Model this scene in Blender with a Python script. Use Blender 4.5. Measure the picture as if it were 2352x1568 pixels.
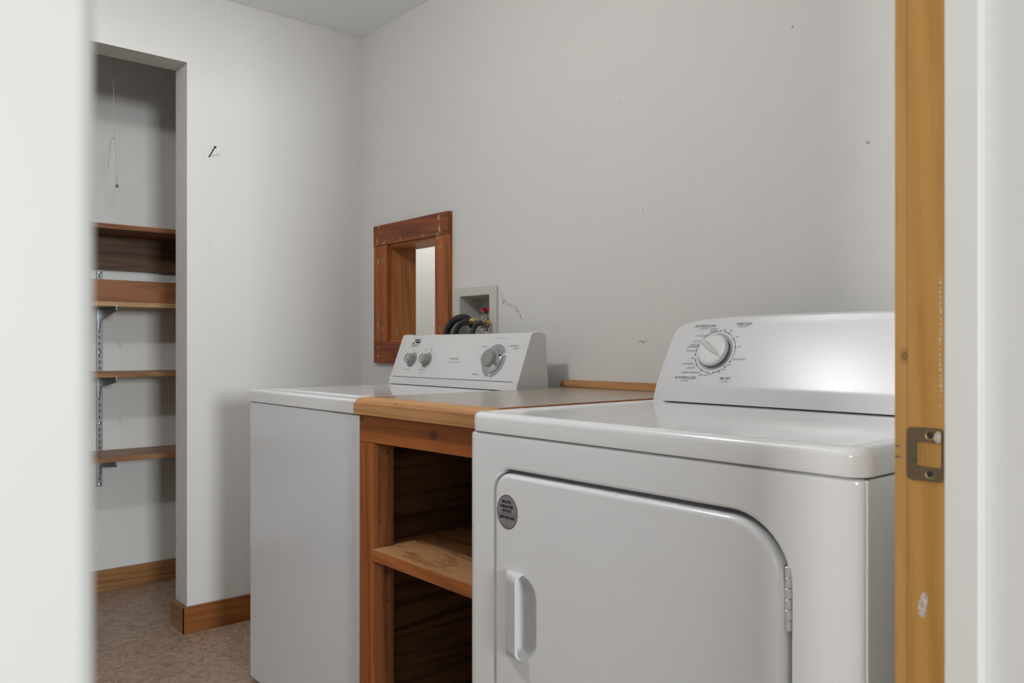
import bpy, bmesh, math, random
from mathutils import Vector, Matrix
random.seed(7)
for o in list(bpy.data.objects): bpy.data.objects.remove(o)
SC = bpy.context.scene
COL = SC.collection
R = math.radians

# ------------------------------------------------------------------ camera, world, lights, exposure
CH = 1.014
cam = bpy.data.cameras.new('camera'); cam_o = bpy.data.objects.new('camera', cam); COL.objects.link(cam_o)
cam_o.location = (0, 0, CH)
cam_o.rotation_euler = (R(90), 0, 0.85881)          # looks along (-0.757, 0.653)
cam.sensor_width = 36; cam.lens = 1848.8 * 36 / 2352
cam.shift_y = 14.0 / 2352
cam.clip_start = 0.02
cam.dof.use_dof = True; cam.dof.focus_distance = 1.9; cam.dof.aperture_fstop = 7.5
SC.camera = cam_o

w = bpy.data.worlds.new('world'); SC.world = w; w.use_nodes = True
bg = w.node_tree.nodes['Background']
bg.inputs['Color'].default_value = (0.96, 0.98, 1.0, 1); bg.inputs['Strength'].default_value = 0.35

def area(name, loc, target, sx, sy, power, col):
    l = bpy.data.lights.new(name, 'AREA'); l.shape = 'RECTANGLE'; l.size = sx; l.size_y = sy
    l.energy = power; l.color = col
    o = bpy.data.objects.new(name, l); COL.objects.link(o); o.location = loc
    o.rotation_euler = (Vector(target) - Vector(loc)).to_track_quat('-Z', 'Y').to_euler()
    return o
# daylight through the window of the hall behind the camera
area('hall_window_light', (6.5, -0.67, 1.75), (-2.9, 0.97, 1.40), 1.1, 1.2, 300, (0.90, 0.965, 1.0))
# second, further window of the hall, seen past the near door jamb
area('far_window_light', (0.78, -2.9, 1.5), (-0.7, 1.5, 1.0), 0.30, 0.8, 52, (1.0, 1.0, 1.0))
lp = bpy.data.lights.new('laundry_ceiling_lamp', 'POINT'); lp.energy = 25.5; lp.shadow_soft_size = 0.045; lp.color = (0.935, 0.935, 0.922)
lpo = bpy.data.objects.new('laundry_ceiling_lamp', lp); COL.objects.link(lpo); lpo.location = (-1.62, 0.30, 2.15)

SC.view_settings.view_transform = 'Standard'; SC.view_settings.look = 'None'
SC.view_settings.exposure = 0.0; SC.view_settings.gamma = 1.0; SC.view_settings.use_curve_mapping = False

area('next_room_fill', (-4.0, 2.30, 2.30), (-4.5, 2.9, 1.3), 0.4, 0.4, 12, (1.0, 0.96, 0.90))  # added unseen fill that brightens the wall behind the pass-through

# ------------------------------------------------------------------ materials
def new_mat(name):
    m = bpy.data.materials.new(name); m.use_nodes = True
    return m, m.node_tree.nodes, m.node_tree.links, m.node_tree.nodes['Principled BSDF']
def plain(name, col, rough=0.5, metal=0.0, coat=0.0, bump=0.0, bscale=300, spec=0.5, var=0.0):
    m, N, L, b = new_mat(name)
    b.inputs['Base Color'].default_value = (*col, 1); b.inputs['Roughness'].default_value = rough
    b.inputs['Metallic'].default_value = metal; b.inputs['Coat Weight'].default_value = coat
    b.inputs['Coat Roughness'].default_value = 0.08; b.inputs['Specular IOR Level'].default_value = spec
    tc = N.new('ShaderNodeTexCoord')
    if bump:
        n = N.new('ShaderNodeTexNoise'); n.inputs['Scale'].default_value = bscale; n.inputs['Detail'].default_value = 3
        bp = N.new('ShaderNodeBump'); bp.inputs['Strength'].default_value = bump; bp.inputs['Distance'].default_value = 0.001
        L.new(tc.outputs['Object'], n.inputs['Vector']); L.new(n.outputs['Fac'], bp.inputs['Height']); L.new(bp.outputs['Normal'], b.inputs['Normal'])
    if var:
        n2 = N.new('ShaderNodeTexNoise'); n2.inputs['Scale'].default_value = 2.2; n2.inputs['Detail'].default_value = 4
        mx = N.new('ShaderNodeMix'); mx.data_type = 'RGBA'
        mx.inputs[6].default_value = (*[c * (1 - var) for c in col], 1); mx.inputs[7].default_value = (*[min(1, c * (1 + var)) for c in col], 1)
        L.new(tc.outputs['Object'], n2.inputs['Vector']); L.new(n2.outputs['Fac'], mx.inputs[0]); L.new(mx.outputs[2], b.inputs['Base Color'])
    return m

def wood(name, light, dark, axis='X', across=38, rough=0.45, contrast=1.0, knots=(), warp=0.035, coat=0.0, rings=True, stretch=0.07):
    """procedural board: grain stretched along one axis, growth-ring bands, knots at given points"""
    m, N, L, b = new_mat(name)
    tc = N.new('ShaderNodeTexCoord')
    mp = N.new('ShaderNodeMapping'); s = [1.0, 1.0, 1.0]; s['XYZ'.index(axis)] = stretch
    mp.inputs['Scale'].default_value = s
    L.new(tc.outputs['Object'], mp.inputs['Vector'])
    nz = N.new('ShaderNodeTexNoise'); nz.inputs['Scale'].default_value = 9; nz.inputs['Detail'].default_value = 2
    L.new(mp.outputs[0], nz.inputs['Vector'])
    add = N.new('ShaderNodeVectorMath'); add.operation = 'MULTIPLY_ADD'
    add.inputs[1].default_value = (warp * 4,) * 3
    L.new(nz.outputs['Color'], add.inputs[0]); L.new(mp.outputs[0], add.inputs[2])
    base_vec = add.outputs[0]
    n1 = N.new('ShaderNodeTexNoise'); n1.inputs['Scale'].default_value = across; n1.inputs['Detail'].default_value = 5; n1.inputs['Roughness'].default_value = 0.62
    L.new(base_vec, n1.inputs['Vector'])
    n3 = N.new('ShaderNodeTexNoise'); n3.inputs['Scale'].default_value = across * 7; n3.inputs['Detail'].default_value = 3
    L.new(mp.outputs[0], n3.inputs['Vector'])
    mixf = N.new('ShaderNodeMath'); mixf.operation = 'MULTIPLY_ADD'; mixf.inputs[1].default_value = 0.5
    L.new(n3.outputs['Fac'], mixf.inputs[0]); L.new(n1.outputs['Fac'], mixf.inputs[2])
    fac = mixf.outputs[0]
    if rings:
        # rings: distance from a far pith line gives curved bands
        wv = N.new('ShaderNodeTexWave'); wv.wave_type = 'BANDS'; wv.bands_direction = {'X': 'DIAGONAL', 'Y': 'DIAGONAL', 'Z': 'DIAGONAL'}[axis]
        wv.inputs['Scale'].default_value = across * 0.55; wv.inputs['Distortion'].default_value = 5.0
        wv.inputs['Detail'].default_value = 2; wv.inputs['Detail Scale'].default_value = 0.6
        L.new(base_vec, wv.inputs['Vector'])
        a2 = N.new('ShaderNodeMath'); a2.operation = 'MULTIPLY_ADD'; a2.inputs[1].default_value = 0.35
        L.new(wv.outputs['Fac'], a2.inputs[0]); L.new(fac, a2.inputs[2]); fac = a2.outputs[0]
    cr = N.new('ShaderNodeValToRGB')
    mid = 0.70 if not rings else 0.82
    cr.color_ramp.elements[0].position = mid - 0.20 / contrast; cr.color_ramp.elements[0].color = (*dark, 1)
    cr.color_ramp.elements[1].position = mid + 0.20 / contrast; cr.color_ramp.elements[1].color = (*light, 1)
    L.new(fac, cr.inputs[0]); colr = cr.outputs[0]
    for (kx, ky, kz, kr) in knots:
        sb = N.new('ShaderNodeVectorMath'); sb.operation = 'SUBTRACT'; sb.inputs[1].default_value = (kx, ky, kz)
        L.new(tc.outputs['Object'], sb.inputs[0])
        sc = N.new('ShaderNodeVectorMath'); sc.operation = 'MULTIPLY'
        v = [1.0, 1.0, 1.0]; v['XYZ'.index(axis)] = 0.62; sc.inputs[1].default_value = v
        L.new(sb.outputs[0], sc.inputs[0])
        ln = N.new('ShaderNodeVectorMath'); ln.operation = 'LENGTH'; L.new(sc.outputs[0], ln.inputs[0])
        dv = N.new('ShaderNodeMath'); dv.operation = 'DIVIDE'; dv.inputs[1].default_value = kr; L.new(ln.outputs['Value'], dv.inputs[0])
        kk = N.new('ShaderNodeValToRGB'); e = kk.color_ramp.elements
        e[0].position = 0.0; e[0].color = (0.55,) * 3 + (1,); e[1].position = 1.0; e[1].color = (0, 0, 0, 1)
        x = e.new(0.30); x.color = (0.55,) * 3 + (1,); x = e.new(0.36); x.color = (1, 1, 1, 1); x = e.new(0.46); x.color = (0.25,) * 3 + (1,); x = e.new(0.66); x.color = (0.4,) * 3 + (1,); x = e.new(0.74); x.color = (0.1,) * 3 + (1,)
        L.new(dv.outputs[0], kk.inputs[0])
        mx = N.new('ShaderNodeMix'); mx.data_type = 'RGBA'; mx.inputs[7].default_value = (dark[0] * 0.25, dark[1] * 0.2, dark[2] * 0.2, 1)
        L.new(kk.outputs[0], mx.inputs[0]); L.new(colr, mx.inputs[6]); colr = mx.outputs[2]
    L.new(colr, b.inputs['Base Color'])
    b.inputs['Roughness'].default_value = rough; b.inputs['Specular IOR Level'].default_value = 0.3; b.inputs['Coat Weight'].default_value = coat; b.inputs['Coat Roughness'].default_value = 0.15
    bp = N.new('ShaderNodeBump'); bp.inputs['Strength'].default_value = 0.12; bp.inputs['Distance'].default_value = 0.0006
    L.new(n1.outputs['Fac'], bp.inputs['Height']); L.new(bp.outputs['Normal'], b.inputs['Normal'])
    return m

M = {}
M['paint'] = plain('wall_paint', (0.735, 0.725, 0.70), 0.55, bump=0.10, bscale=120, spec=0.3, var=0.02)
M['paint_hall'] = plain('hall_paint', (0.69, 0.685, 0.655), 0.45, bump=0.06, bscale=100, spec=0.35)
M['ceiling'] = plain('ceiling_paint', (0.92, 0.94, 0.965), 0.8, bump=0.2, bscale=200, spec=0.2)
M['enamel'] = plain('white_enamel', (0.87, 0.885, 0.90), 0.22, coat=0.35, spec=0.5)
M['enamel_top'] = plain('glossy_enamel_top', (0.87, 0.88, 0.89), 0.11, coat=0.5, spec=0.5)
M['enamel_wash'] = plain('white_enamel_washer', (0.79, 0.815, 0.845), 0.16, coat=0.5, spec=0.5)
M['plastic'] = plain('white_plastic', (0.75, 0.75, 0.75), 0.30, bump=0.05, bscale=900)
M['console_plastic'] = plain('console_plastic', (0.73, 0.73, 0.74), 0.22, coat=0.0, bump=0.08, bscale=1100)
M['recess'] = plain('gap_shade_grey', (0.16, 0.17, 0.185), 0.5)  # dark grey that paints the shade inside narrow gaps
M['dark'] = plain('dark_gap', (0.03, 0.028, 0.026), 0.7)
M['ink'] = plain('dark_ink', (0.035, 0.033, 0.045), 0.5)
M['ink_grey'] = plain('grey_ink', (0.16, 0.16, 0.165), 0.5)
M['grey_print'] = plain('grey_print', (0.36, 0.36, 0.37), 0.45)
M['knob_grey'] = plain('grey_knob', (0.29, 0.285, 0.275), 0.35)
M['chrome'] = plain('chrome', (0.55, 0.55, 0.56), 0.16, metal=1.0)
M['silver'] = plain('bright_hinge_steel', (0.78, 0.79, 0.80), 0.28, metal=0.45)
M['steel'] = plain('zinc_steel', (0.52, 0.54, 0.56), 0.30, metal=1.0, bump=0.05, bscale=200)
M['grey_steel'] = plain('grey_bracket', (0.085, 0.098, 0.112), 0.45, metal=0.2)
M['brass_old'] = plain('aged_brass', (0.17, 0.125, 0.07), 0.42, metal=0.55, bump=0.1, bscale=400)
M['brass'] = plain('brass', (0.60, 0.42, 0.20), 0.28, metal=1.0)
M['black_rubber'] = plain('black_rubber', (0.018, 0.018, 0.018), 0.5)
M['grey_hose'] = plain('grey_hose', (0.16, 0.16, 0.165), 0.45)
M['red'] = plain('red_enamel', (0.42, 0.012, 0.02), 0.35, coat=0.3)
M['box_plastic'] = plain('beige_white_plastic', (0.60, 0.59, 0.54), 0.45)
M['nail'] = plain('nail_steel', (0.06, 0.05, 0.045), 0.4, metal=0.7)
M['cord'] = plain('cotton_cord', (0.50, 0.45, 0.38), 0.8)
M['putty'] = plain('putty', (0.52, 0.36, 0.20), 0.7)
def patchy(name, col, scale, lo=0.15):
    m = plain(name, col, 0.7); N, L = m.node_tree.nodes, m.node_tree.links
    tc = N.new('ShaderNodeTexCoord'); n = N.new('ShaderNodeTexNoise'); n.inputs['Scale'].default_value = scale; n.inputs['Detail'].default_value = 4
    cr = N.new('ShaderNodeValToRGB'); cr.color_ramp.elements[0].position = 0.40; cr.color_ramp.elements[0].color = (lo,) * 3 + (1,); cr.color_ramp.elements[1].position = 0.62; cr.color_ramp.elements[1].color = (0.9,) * 3 + (1,)
    L.new(tc.outputs['Object'], n.inputs['Vector']); L.new(n.outputs['Fac'], cr.inputs[0]); L.new(cr.outputs[0], N['Principled BSDF'].inputs['Alpha']); return m
M['putty'] = patchy('putty', (0.56, 0.40, 0.22), 130)
M['white_smear'] = patchy('white_paint_smear', (0.68, 0.62, 0.55), 240, 0.55)
M['scuff'] = patchy('scuff', (0.50, 0.49, 0.47), 220)
M['scuff_dark'] = plain('scuff_dark', (0.12, 0.11, 0.10), 0.7)
M['sticker'] = plain('silver_foil', (0.36, 0.36, 0.37), 0.33, metal=0.5)
M['sticker_red'] = plain('sticker_red', (0.12, 0.02, 0.02), 0.4)
M['navy'] = plain('navy_ink', (0.015, 0.015, 0.05), 0.4)
M['laminate'] = plain('grey_brown_laminate', (0.37, 0.305, 0.242), 0.22, bump=0.08, bscale=700, coat=0.1, spec=0.5)
M['trim_wood'] = wood('window_trim_wood', (0.36, 0.105, 0.022), (0.2, 0.045, 0.01), 'Z', 30, 0.38, 0.8)
M['trim_wood_h'] = wood('window_trim_wood_h', (0.25, 0.062, 0.016), (0.135, 0.026, 0.007), 'X', 34, 0.38, 0.9)
M['liner_wood'] = wood('liner_wood', (0.6, 0.245, 0.075), (0.44, 0.155, 0.044), 'Z', 26, 0.38, 0.7)
M['nosing_wood'] = wood('nosing_wood', (0.5, 0.262, 0.108), (0.32, 0.145, 0.052), 'X', 30, 0.42, 0.8, knots=[(-1.50, 0.957, 0.893, 0.006), (-1.40, 0.957, 0.893, 0.005), (-1.60, 0.957, 0.895, 0.004)])
M['apron_wood'] = wood('apron_wood', (0.38, 0.118, 0.027), (0.25, 0.066, 0.014), 'X', 26, 0.42, 0.6, knots=[(-1.382, 0.973, 0.831, 0.016), (-1.676, 0.973, 0.846, 0.010)])
M['post_wood'] = wood('post_wood', (0.33, 0.1, 0.024), (0.21, 0.054, 0.013), 'Z', 30, 0.45, 0.8)
M['stud_wood'] = wood('stud_wood', (0.25, 0.09, 0.028), (0.13, 0.04, 0.012), 'Z', 46, 0.5, 1.1, knots=[(-1.628, 1.016, 0.49, 0.016)])
M['shelf_ply'] = wood('shelf_plywood', (0.50, 0.26, 0.115), (0.28, 0.115, 0.04), 'X', 8, 0.5, 2.4, warp=0.10, stretch=0.4)
M['shelf_edge'] = wood('shelf_edge', (0.4, 0.135, 0.037), (0.28, 0.083, 0.02), 'X', 40, 0.45, 0.7)
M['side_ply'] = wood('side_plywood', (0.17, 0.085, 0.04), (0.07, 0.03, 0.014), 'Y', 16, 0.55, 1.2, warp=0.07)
M['closet_red'] = wood('closet_red_board', (0.29, 0.118, 0.05), (0.18, 0.066, 0.026), 'Y', 34, 0.5, 0.9)
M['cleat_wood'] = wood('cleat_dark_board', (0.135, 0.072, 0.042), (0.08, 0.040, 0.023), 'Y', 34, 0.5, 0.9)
M['closet_tan'] = wood('closet_tan_board', (0.50, 0.31, 0.155), (0.37, 0.21, 0.095), 'Y', 34, 0.5, 0.7)
M['closet_mid'] = wood('closet_mid_board', (0.33, 0.17, 0.078), (0.22, 0.1, 0.042), 'Y', 34, 0.45, 0.8)
M['base_wood'] = wood('baseboard_wood', (0.31, 0.155, 0.058), (0.2, 0.083, 0.025), 'Y', 26, 0.4, 0.7, knots=[(-3.64, 1.05, 0.045, 0.006)])
M['base_wood2'] = wood('baseboard_wood_red', (0.27, 0.098, 0.029), (0.17, 0.05, 0.013), 'Y', 22, 0.38, 0.6)
M['base_end'] = wood('baseboard_return', (0.33, 0.17, 0.085), (0.19, 0.085, 0.038), 'X', 22, 0.45, 1.2)
M['jamb_wood'] = wood('door_jamb_wood', (0.51, 0.275, 0.072), (0.37, 0.175, 0.04), 'Z', 26, 0.42, 0.55, warp=0.02)
M['casing_wood'] = wood('door_casing_wood', (0.52, 0.295, 0.095), (0.43, 0.22, 0.06), 'Z', 22, 0.42, 0.6, knots=[(-0.37, 0.864, 1.005, 0.007)])

# floor: mottled brown linoleum with fibrous flecks
def floor_mat():
    m, N, L, b = new_mat('floor_linoleum')
    tc = N.new('ShaderNodeTexCoord')
    n1 = N.new('ShaderNodeTexNoise'); n1.inputs['Scale'].default_value = 26; n1.inputs['Detail'].default_value = 8; n1.inputs['Roughness'].default_value = 0.7; n1.inputs['Distortion'].default_value = 1.6
    n2 = N.new('ShaderNodeTexNoise'); n2.inputs['Scale'].default_value = 95; n2.inputs['Detail'].default_value = 6; n2.inputs['Distortion'].default_value = 2.5; n2.inputs['Roughness'].default_value = 0.7
    for n in (n1, n2): L.new(tc.outputs['Object'], n.inputs['Vector'])
    ad = N.new('ShaderNodeMath'); ad.operation = 'MULTIPLY_ADD'; ad.inputs[1].default_value = 0.6
    L.new(n2.outputs['Fac'], ad.inputs[0]); L.new(n1.outputs['Fac'], ad.inputs[2])
    cr = N.new('ShaderNodeValToRGB'); e = cr.color_ramp.elements
    e[0].position = 0.62; e[0].color = (0.20, 0.132, 0.092, 1); e[1].position = 0.98; e[1].color = (0.52, 0.375, 0.270, 1)
    L.new(ad.outputs[0], cr.inputs[0]); L.new(cr.outputs[0], b.inputs['Base Color'])
    b.inputs['Roughness'].default_value = 0.42
    bp = N.new('ShaderNodeBump'); bp.inputs['Strength'].default_value = 0.15; bp.inputs['Distance'].default_value = 0.001
    L.new(n2.outputs['Fac'], bp.inputs['Height']); L.new(bp.outputs['Normal'], b.inputs['Normal'])
    return m
M['floor'] = floor_mat()

# ------------------------------------------------------------------ mesh helpers (all in room coordinates)
def link(name, bm, mat, parent=None, kind=None, label=None, cat=None, group=None, smooth=35):
    bmesh.ops.recalc_face_normals(bm, faces=bm.faces[:])
    me = bpy.data.meshes.new(name); bm.to_mesh(me); bm.free()
    me.materials.append(M[mat] if isinstance(mat, str) else mat)
    o = bpy.data.objects.new(name, me); COL.objects.link(o)
    if smooth:
        for p in me.polygons: p.use_smooth = True
        me.set_sharp_from_angle(angle=R(smooth))
        wn = o.modifiers.new('wn', 'WEIGHTED_NORMAL'); wn.keep_sharp = True
    if parent:
        o.parent = parent; o.matrix_parent_inverse = Matrix.Translation(-world_loc(parent))
    if kind: o['kind'] = kind
    if label: o['label'] = label
    if cat: o['category'] = cat
    if group: o['group'] = group
    return o
def world_loc(o):
    v = Vector(o.location)
    return v
def thing(name, loc, label=None, cat=None, group=None, kind=None):
    o = bpy.data.objects.new(name, None); COL.objects.link(o); o.location = loc; o.empty_display_size = 0.05
    if label: o['label'] = label
    if cat: o['category'] = cat
    if group: o['group'] = group
    if kind: o['kind'] = kind
    return o
def box(bm, x0, x1, y0, y1, z0, z1, bev=0.0, seg=2):
    r = bmesh.ops.create_cube(bm, size=1.0, matrix=Matrix.Translation(((x0 + x1) / 2, (y0 + y1) / 2, (z0 + z1) / 2)) @ Matrix.Diagonal((abs(x1 - x0), abs(y1 - y0), abs(z1 - z0), 1)))
    if bev:
        es = {e for v in r['verts'] for e in v.link_edges}
        bmesh.ops.bevel(bm, geom=list(es), offset=bev, segments=seg, profile=0.5, affect='EDGES')
def part_box(name, mat, parent, b, bev=0.0, seg=2, **k):
    bm = bmesh.new(); box(bm, *b, bev, seg); return link(name, bm, mat, parent, **k)
def loft(bm, loops, cap0=True, cap1=True, closed=True):
    rows = [[bm.verts.new(p) for p in lp_] for lp_ in loops]
    n = len(rows[0])
    for a, b in zip(rows[:-1], rows[1:]):
        for i in range(n if closed else n - 1):
            j = (i + 1) % n
            try: bm.faces.new((a[i], a[j], b[j], b[i]))
            except ValueError: pass
    if cap0: bm.faces.new(rows[0][::-1])
    if cap1: bm.faces.new(rows[-1])
    return rows
def rrect(x0, x1, y0, y1, rad, n=6):
    """2D rounded rectangle, radii [x0y0, x1y0, x1y1, x0y1]"""
    if not isinstance(rad, (list, tuple)): rad = [rad] * 4
    c = [(x0, y0, 180), (x1, y0, 270), (x1, y1, 0), (x0, y1, 90)]
    out = []
    for (cx, cy, a0), r in zip(c, rad):
        r = max(r, 1e-5)
        ox = cx + (r if cx == x0 else -r); oy = cy + (r if cy == y0 else -r)
        for i in range(n + 1):
            a = R(a0 + 90 * i / n); out.append((ox + r * math.cos(a), oy + r * math.sin(a)))
    return out
def stack(bm, x0, x1, y0, y1, r, prof, n=6):
    """rounded-rectangle solid built upward from (inset, z) pairs"""
    loft(bm, [[(x, y, z) for x, y in rrect(x0 + i, x1 - i, y0 + i, y1 - i, max(r - i, 0.001), n)] for i, z in prof])
def prism_x(bm, prof, x0, x1):
    loft(bm, [[(x0, y, z) for y, z in prof], [(x1, y, z) for y, z in prof]])
def disc_stack(bm, c, ax, prof, n=32, ref=None):
    """lathe: prof = (radius, height along ax)"""
    ax = Vector(ax).normalized(); t = ax.orthogonal().normalized() if ref is None else Vector(ref).normalized()
    u = ax.cross(t).normalized(); c = Vector(c)
    loft(bm, [[c + ax * h + (t * math.cos(2 * math.pi * i / n) + u * math.sin(2 * math.pi * i / n)) * max(r_, 1e-5) for i in range(n)] for r_, h in prof])
def smooth_path(pts, k=8):
    P = [Vector(p) for p in pts]; P = [P[0] * 2 - P[1]] + P + [P[-1] * 2 - P[-2]]; out = []
    for i in range(1, len(P) - 2):
        for j in range(k):
            t = j / k
            out.append(0.5 * ((2 * P[i]) + (-P[i - 1] + P[i + 1]) * t + (2 * P[i - 1] - 5 * P[i] + 4 * P[i + 1] - P[i + 2]) * t * t + (-P[i - 1] + 3 * P[i] - 3 * P[i + 1] + P[i + 2]) * t ** 3))
    out.append(P[-2]); return out
def tube(bm, pts, r, n=10, rfun=None):
    loops = []; up = None
    for i, p in enumerate(pts):
        d = (pts[min(i + 1, len(pts) - 1)] - pts[max(i - 1, 0)]).normalized()
        if up is None: up = d.orthogonal().normalized()
        up = (up - d * up.dot(d)).normalized(); s = d.cross(up)
        rr = rfun(i) if rfun else r
        loops.append([p + (up * math.cos(2 * math.pi * k / n) + s * math.sin(2 * math.pi * k / n)) * rr for k in range(n)])
    loft(bm, loops)
def fill2d(bm, outer, holes, to3):
    edges = []
    for lp_ in [outer] + holes:
        vs = [bm.verts.new(to3(p)) for p in lp_]
        edges += [bm.edges.new((vs[i], vs[(i + 1) % len(vs)])) for i in range(len(vs))]
    bmesh.ops.triangle_fill(bm, use_beauty=True, use_dissolve=False, edges=edges)

def text(name, s, mat, parent, M4, w_, h_, shear=0.0, thick=0.00012, weight=0.0):
    """flat print: text mesh scaled to width w_ and height h_, centred on M4"""
    cu = bpy.data.curves.new('t', 'FONT'); cu.body = s; cu.align_x = 'CENTER'; cu.align_y = 'CENTER'; cu.shear = shear
    cu.resolution_u = 2; cu.offset = weight
    o = bpy.data.objects.new('t', cu); COL.objects.link(o)
    bpy.context.view_layer.update()
    me = bpy.data.meshes.new_from_object(o.evaluated_get(bpy.context.evaluated_depsgraph_get()))
    bpy.data.objects.remove(o); bpy.data.curves.remove(cu)
    xs = [v.co.x for v in me.vertices]; ys = [v.co.y for v in me.vertices]
    cx, cy = (min(xs) + max(xs)) / 2, (min(ys) + max(ys)) / 2; sx, sy = w_ / (max(xs) - min(xs)), h_ / (max(ys) - min(ys))
    for v in me.vertices:
        v.co = M4 @ Vector(((v.co.x - cx) * sx, (v.co.y - cy) * sy, thick))
    me.name = name; me.materials.clear(); me.materials.append(M[mat])
    ob = bpy.data.objects.new(name, me); COL.objects.link(ob)
    ob.parent = parent; ob.matrix_parent_inverse = Matrix.Translation(-world_loc(parent))
    return ob
def blob(bm, to3, cx, cy, rx, ry, ang=0, n=14, jit=0.25):
    pts = []
    for i in range(n):
        a = 2 * math.pi * i / n; k = 1 + random.uniform(-jit, jit)
        x, y = rx * k * math.cos(a), ry * k * math.sin(a)
        pts.append(to3((cx + x * math.cos(ang) - y * math.sin(ang), cy + x * math.sin(ang) + y * math.cos(ang))))
    bm.faces.new([bm.verts.new(p) for p in pts])

# ================================================================== SETTING
XL, YB, ZC = -2.922, 1.700, 2.288          # left wall, back wall, ceiling
part_box('floor', 'floor', None, (-6.4, 2.6, -3.6, 3.6, -0.05, 0.0), kind='structure', smooth=0)
bm = bmesh.new(); box(bm, -3.78, -0.25, -1.2, 1.9, ZC, ZC + 0.08); link('ceiling', bm, 'ceiling', None, kind='structure', smooth=0)
# back wall with the pass-through hole
WX0, WX1, WZ0, WZ1 = -2.703, -2.366, 1.038, 1.412
BX0, BX1, BZ0, BZ1 = -2.243, -2.073, 1.02, 1.194      # hole for the recessed valve box
bm = bmesh.new()
for b in [(-3.04, WX0, YB, 1.822, 0, ZC), (WX0, WX1, YB, 1.822, 0, WZ0), (WX0, WX1, YB, 1.822, WZ1, ZC), (WX1, BX0, YB, 1.822, 0, ZC),
          (BX0, BX1, YB, 1.822, 0, BZ0), (BX0, BX1, YB, 1.822, BZ1, ZC), (BX0, BX1, 1.79, 1.822, BZ0, BZ1), (BX1, -0.25, YB, 1.822, 0, ZC)]: box(bm, *b)
wb = link('wall_back', bm, 'paint', None, kind='structure', smooth=0)
# left wall with the closet opening
OY0, OY1, OZ = 0.17, 0.995, 2.028
bm = bmesh.new()
box(bm, -3.04, XL, -1.2, OY0, 0, ZC); box(bm, -3.04, XL, OY1, YB, 0, ZC); box(bm, -3.04, XL, OY0, OY1, OZ, ZC)
wl = link('wall_left', bm, 'paint', None, kind='structure', smooth=0)
# closet shell
bm = bmesh.new(); box(bm, -3.78, -3.66, -0.2, 1.90, 0, ZC); link('wall_closet_back', bm, 'paint', None, kind='structure', smooth=0)
bm = bmesh.new(); box(bm, -3.66, -3.04, 1.78, 1.90, 0, ZC); link('wall_closet_right', bm, 'paint', None, kind='structure', smooth=0)
bm = bmesh.new(); box(bm, -3.66, -3.04, -0.2, -0.10, 0, ZC); link('wall_closet_left', bm, 'paint', None, kind='structure', smooth=0)
bm = bmesh.new(); box(bm, -3.04, -0.25, -1.3, -1.2, 0, ZC); link('wall_front', bm, 'paint', None, kind='structure', smooth=0)
# door wall (hall side faces +X)
bm = bmesh.new()
box(bm, -0.366, -0.250, -1.2, 0.030, 0, ZC); box(bm, -0.366, -0.250, 0.885, YB, 0, ZC); box(bm, -0.366, -0.250, 0.030, 0.885, 2.06, ZC)
link('wall_right', bm, 'paint_hall', None, kind='structure', smooth=0)
bm = bmesh.new(); box(bm, -0.250, -0.249, 0.885, 3.2, 0, 2.6); box(bm, -0.250, -0.249, -3.0, 0.0, 0, 2.6); link('wall_hall', bm, 'paint_hall', None, kind='structure', smooth=0)
bm = bmesh.new(); box(bm, -6.4, -1.6, 2.9, 3.0, 0, 2.6); link('wall_beyond', bm, 'paint_hall', None, kind='structure', smooth=0)

# baseboards
bm = bmesh.new(); box(bm, XL, XL + 0.015, OY1 - 0.015, YB, 0, 0.094, 0.0015); link('baseboard_left', bm, 'base_wood2', None, kind='structure')
bm = bmesh.new(); box(bm, -3.055, XL + 0.0148, OY1 - 0.015, OY1, 0, 0.0935, 0.0015); link('baseboard_left_return', bm, 'base_end', None, kind='structure')
bm = bmesh.new(); box(bm, -3.66, -3.645, -0.1, 1.78, 0, 0.087, 0.0015); link('baseboard_closet', bm, 'base_wood', None, kind='structure')
bm = bmesh.new(); box(bm, XL + 0.015, -2.40, YB - 0.015, YB, 0, 0.094, 0.0015); link('baseboard_back', bm, 'base_wood2', None, kind='structure')

# wall scuffs (flat marks on the paint, parts of the wall)
def toYB(p): return (p[0], YB - 0.0004, p[1])
def toXL(p): return (XL + 0.0004, p[0], p[1])
bm = bmesh.new()
sc_path = [(-2.028, 1.190), (-2.020, 1.186), (-2.014, 1.174), (-2.013, 1.156), (-2.006, 1.172), (-2.001, 1.158), (-1.996, 1.150), (-1.990, 1.160), (-1.984, 1.148), (-1.977, 1.158), (-1.970, 1.142), (-1.962, 1.152), (-1.955, 1.138), (-1.948, 1.146), (-1.943, 1.128), (-1.952, 1.130), (-1.936, 1.134), (-1.930, 1.118), (-1.926, 1.108), (-1.921, 1.104)]
for (a, b) in zip(sc_path[:-1], sc_path[1:]):
    d = Vector((b[0] - a[0], b[1] - a[1])); nn = Vector((-d.y, d.x)).normalized() * random.uniform(0.0009, 0.0026)
    vs = [bm.verts.new(toYB(q)) for q in ((a[0] + nn.x, a[1] + nn.y), (a[0] - nn.x, a[1] - nn.y), (b[0] - nn.x, b[1] - nn.y), (b[0] + nn.x, b[1] + nn.y))]
    bm.faces.new(vs)
link('scuff_mark', bm, 'scuff', wb, smooth=0)
bm = bmesh.new()
for cx, cz, rx, rz, an in [(-1.432, 1.031, 0.010, 0.0010, 0.1), (-1.423, 1.027, 0.0016, 0.004, 0.3), (-1.415, 1.031, 0.0018, 0.0016, 0)]: blob(bm, toYB, cx, cz, rx, rz, an)
link('scuff_mark', bm, 'scuff_dark', wb, smooth=0)
bm = bmesh.new()
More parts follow.
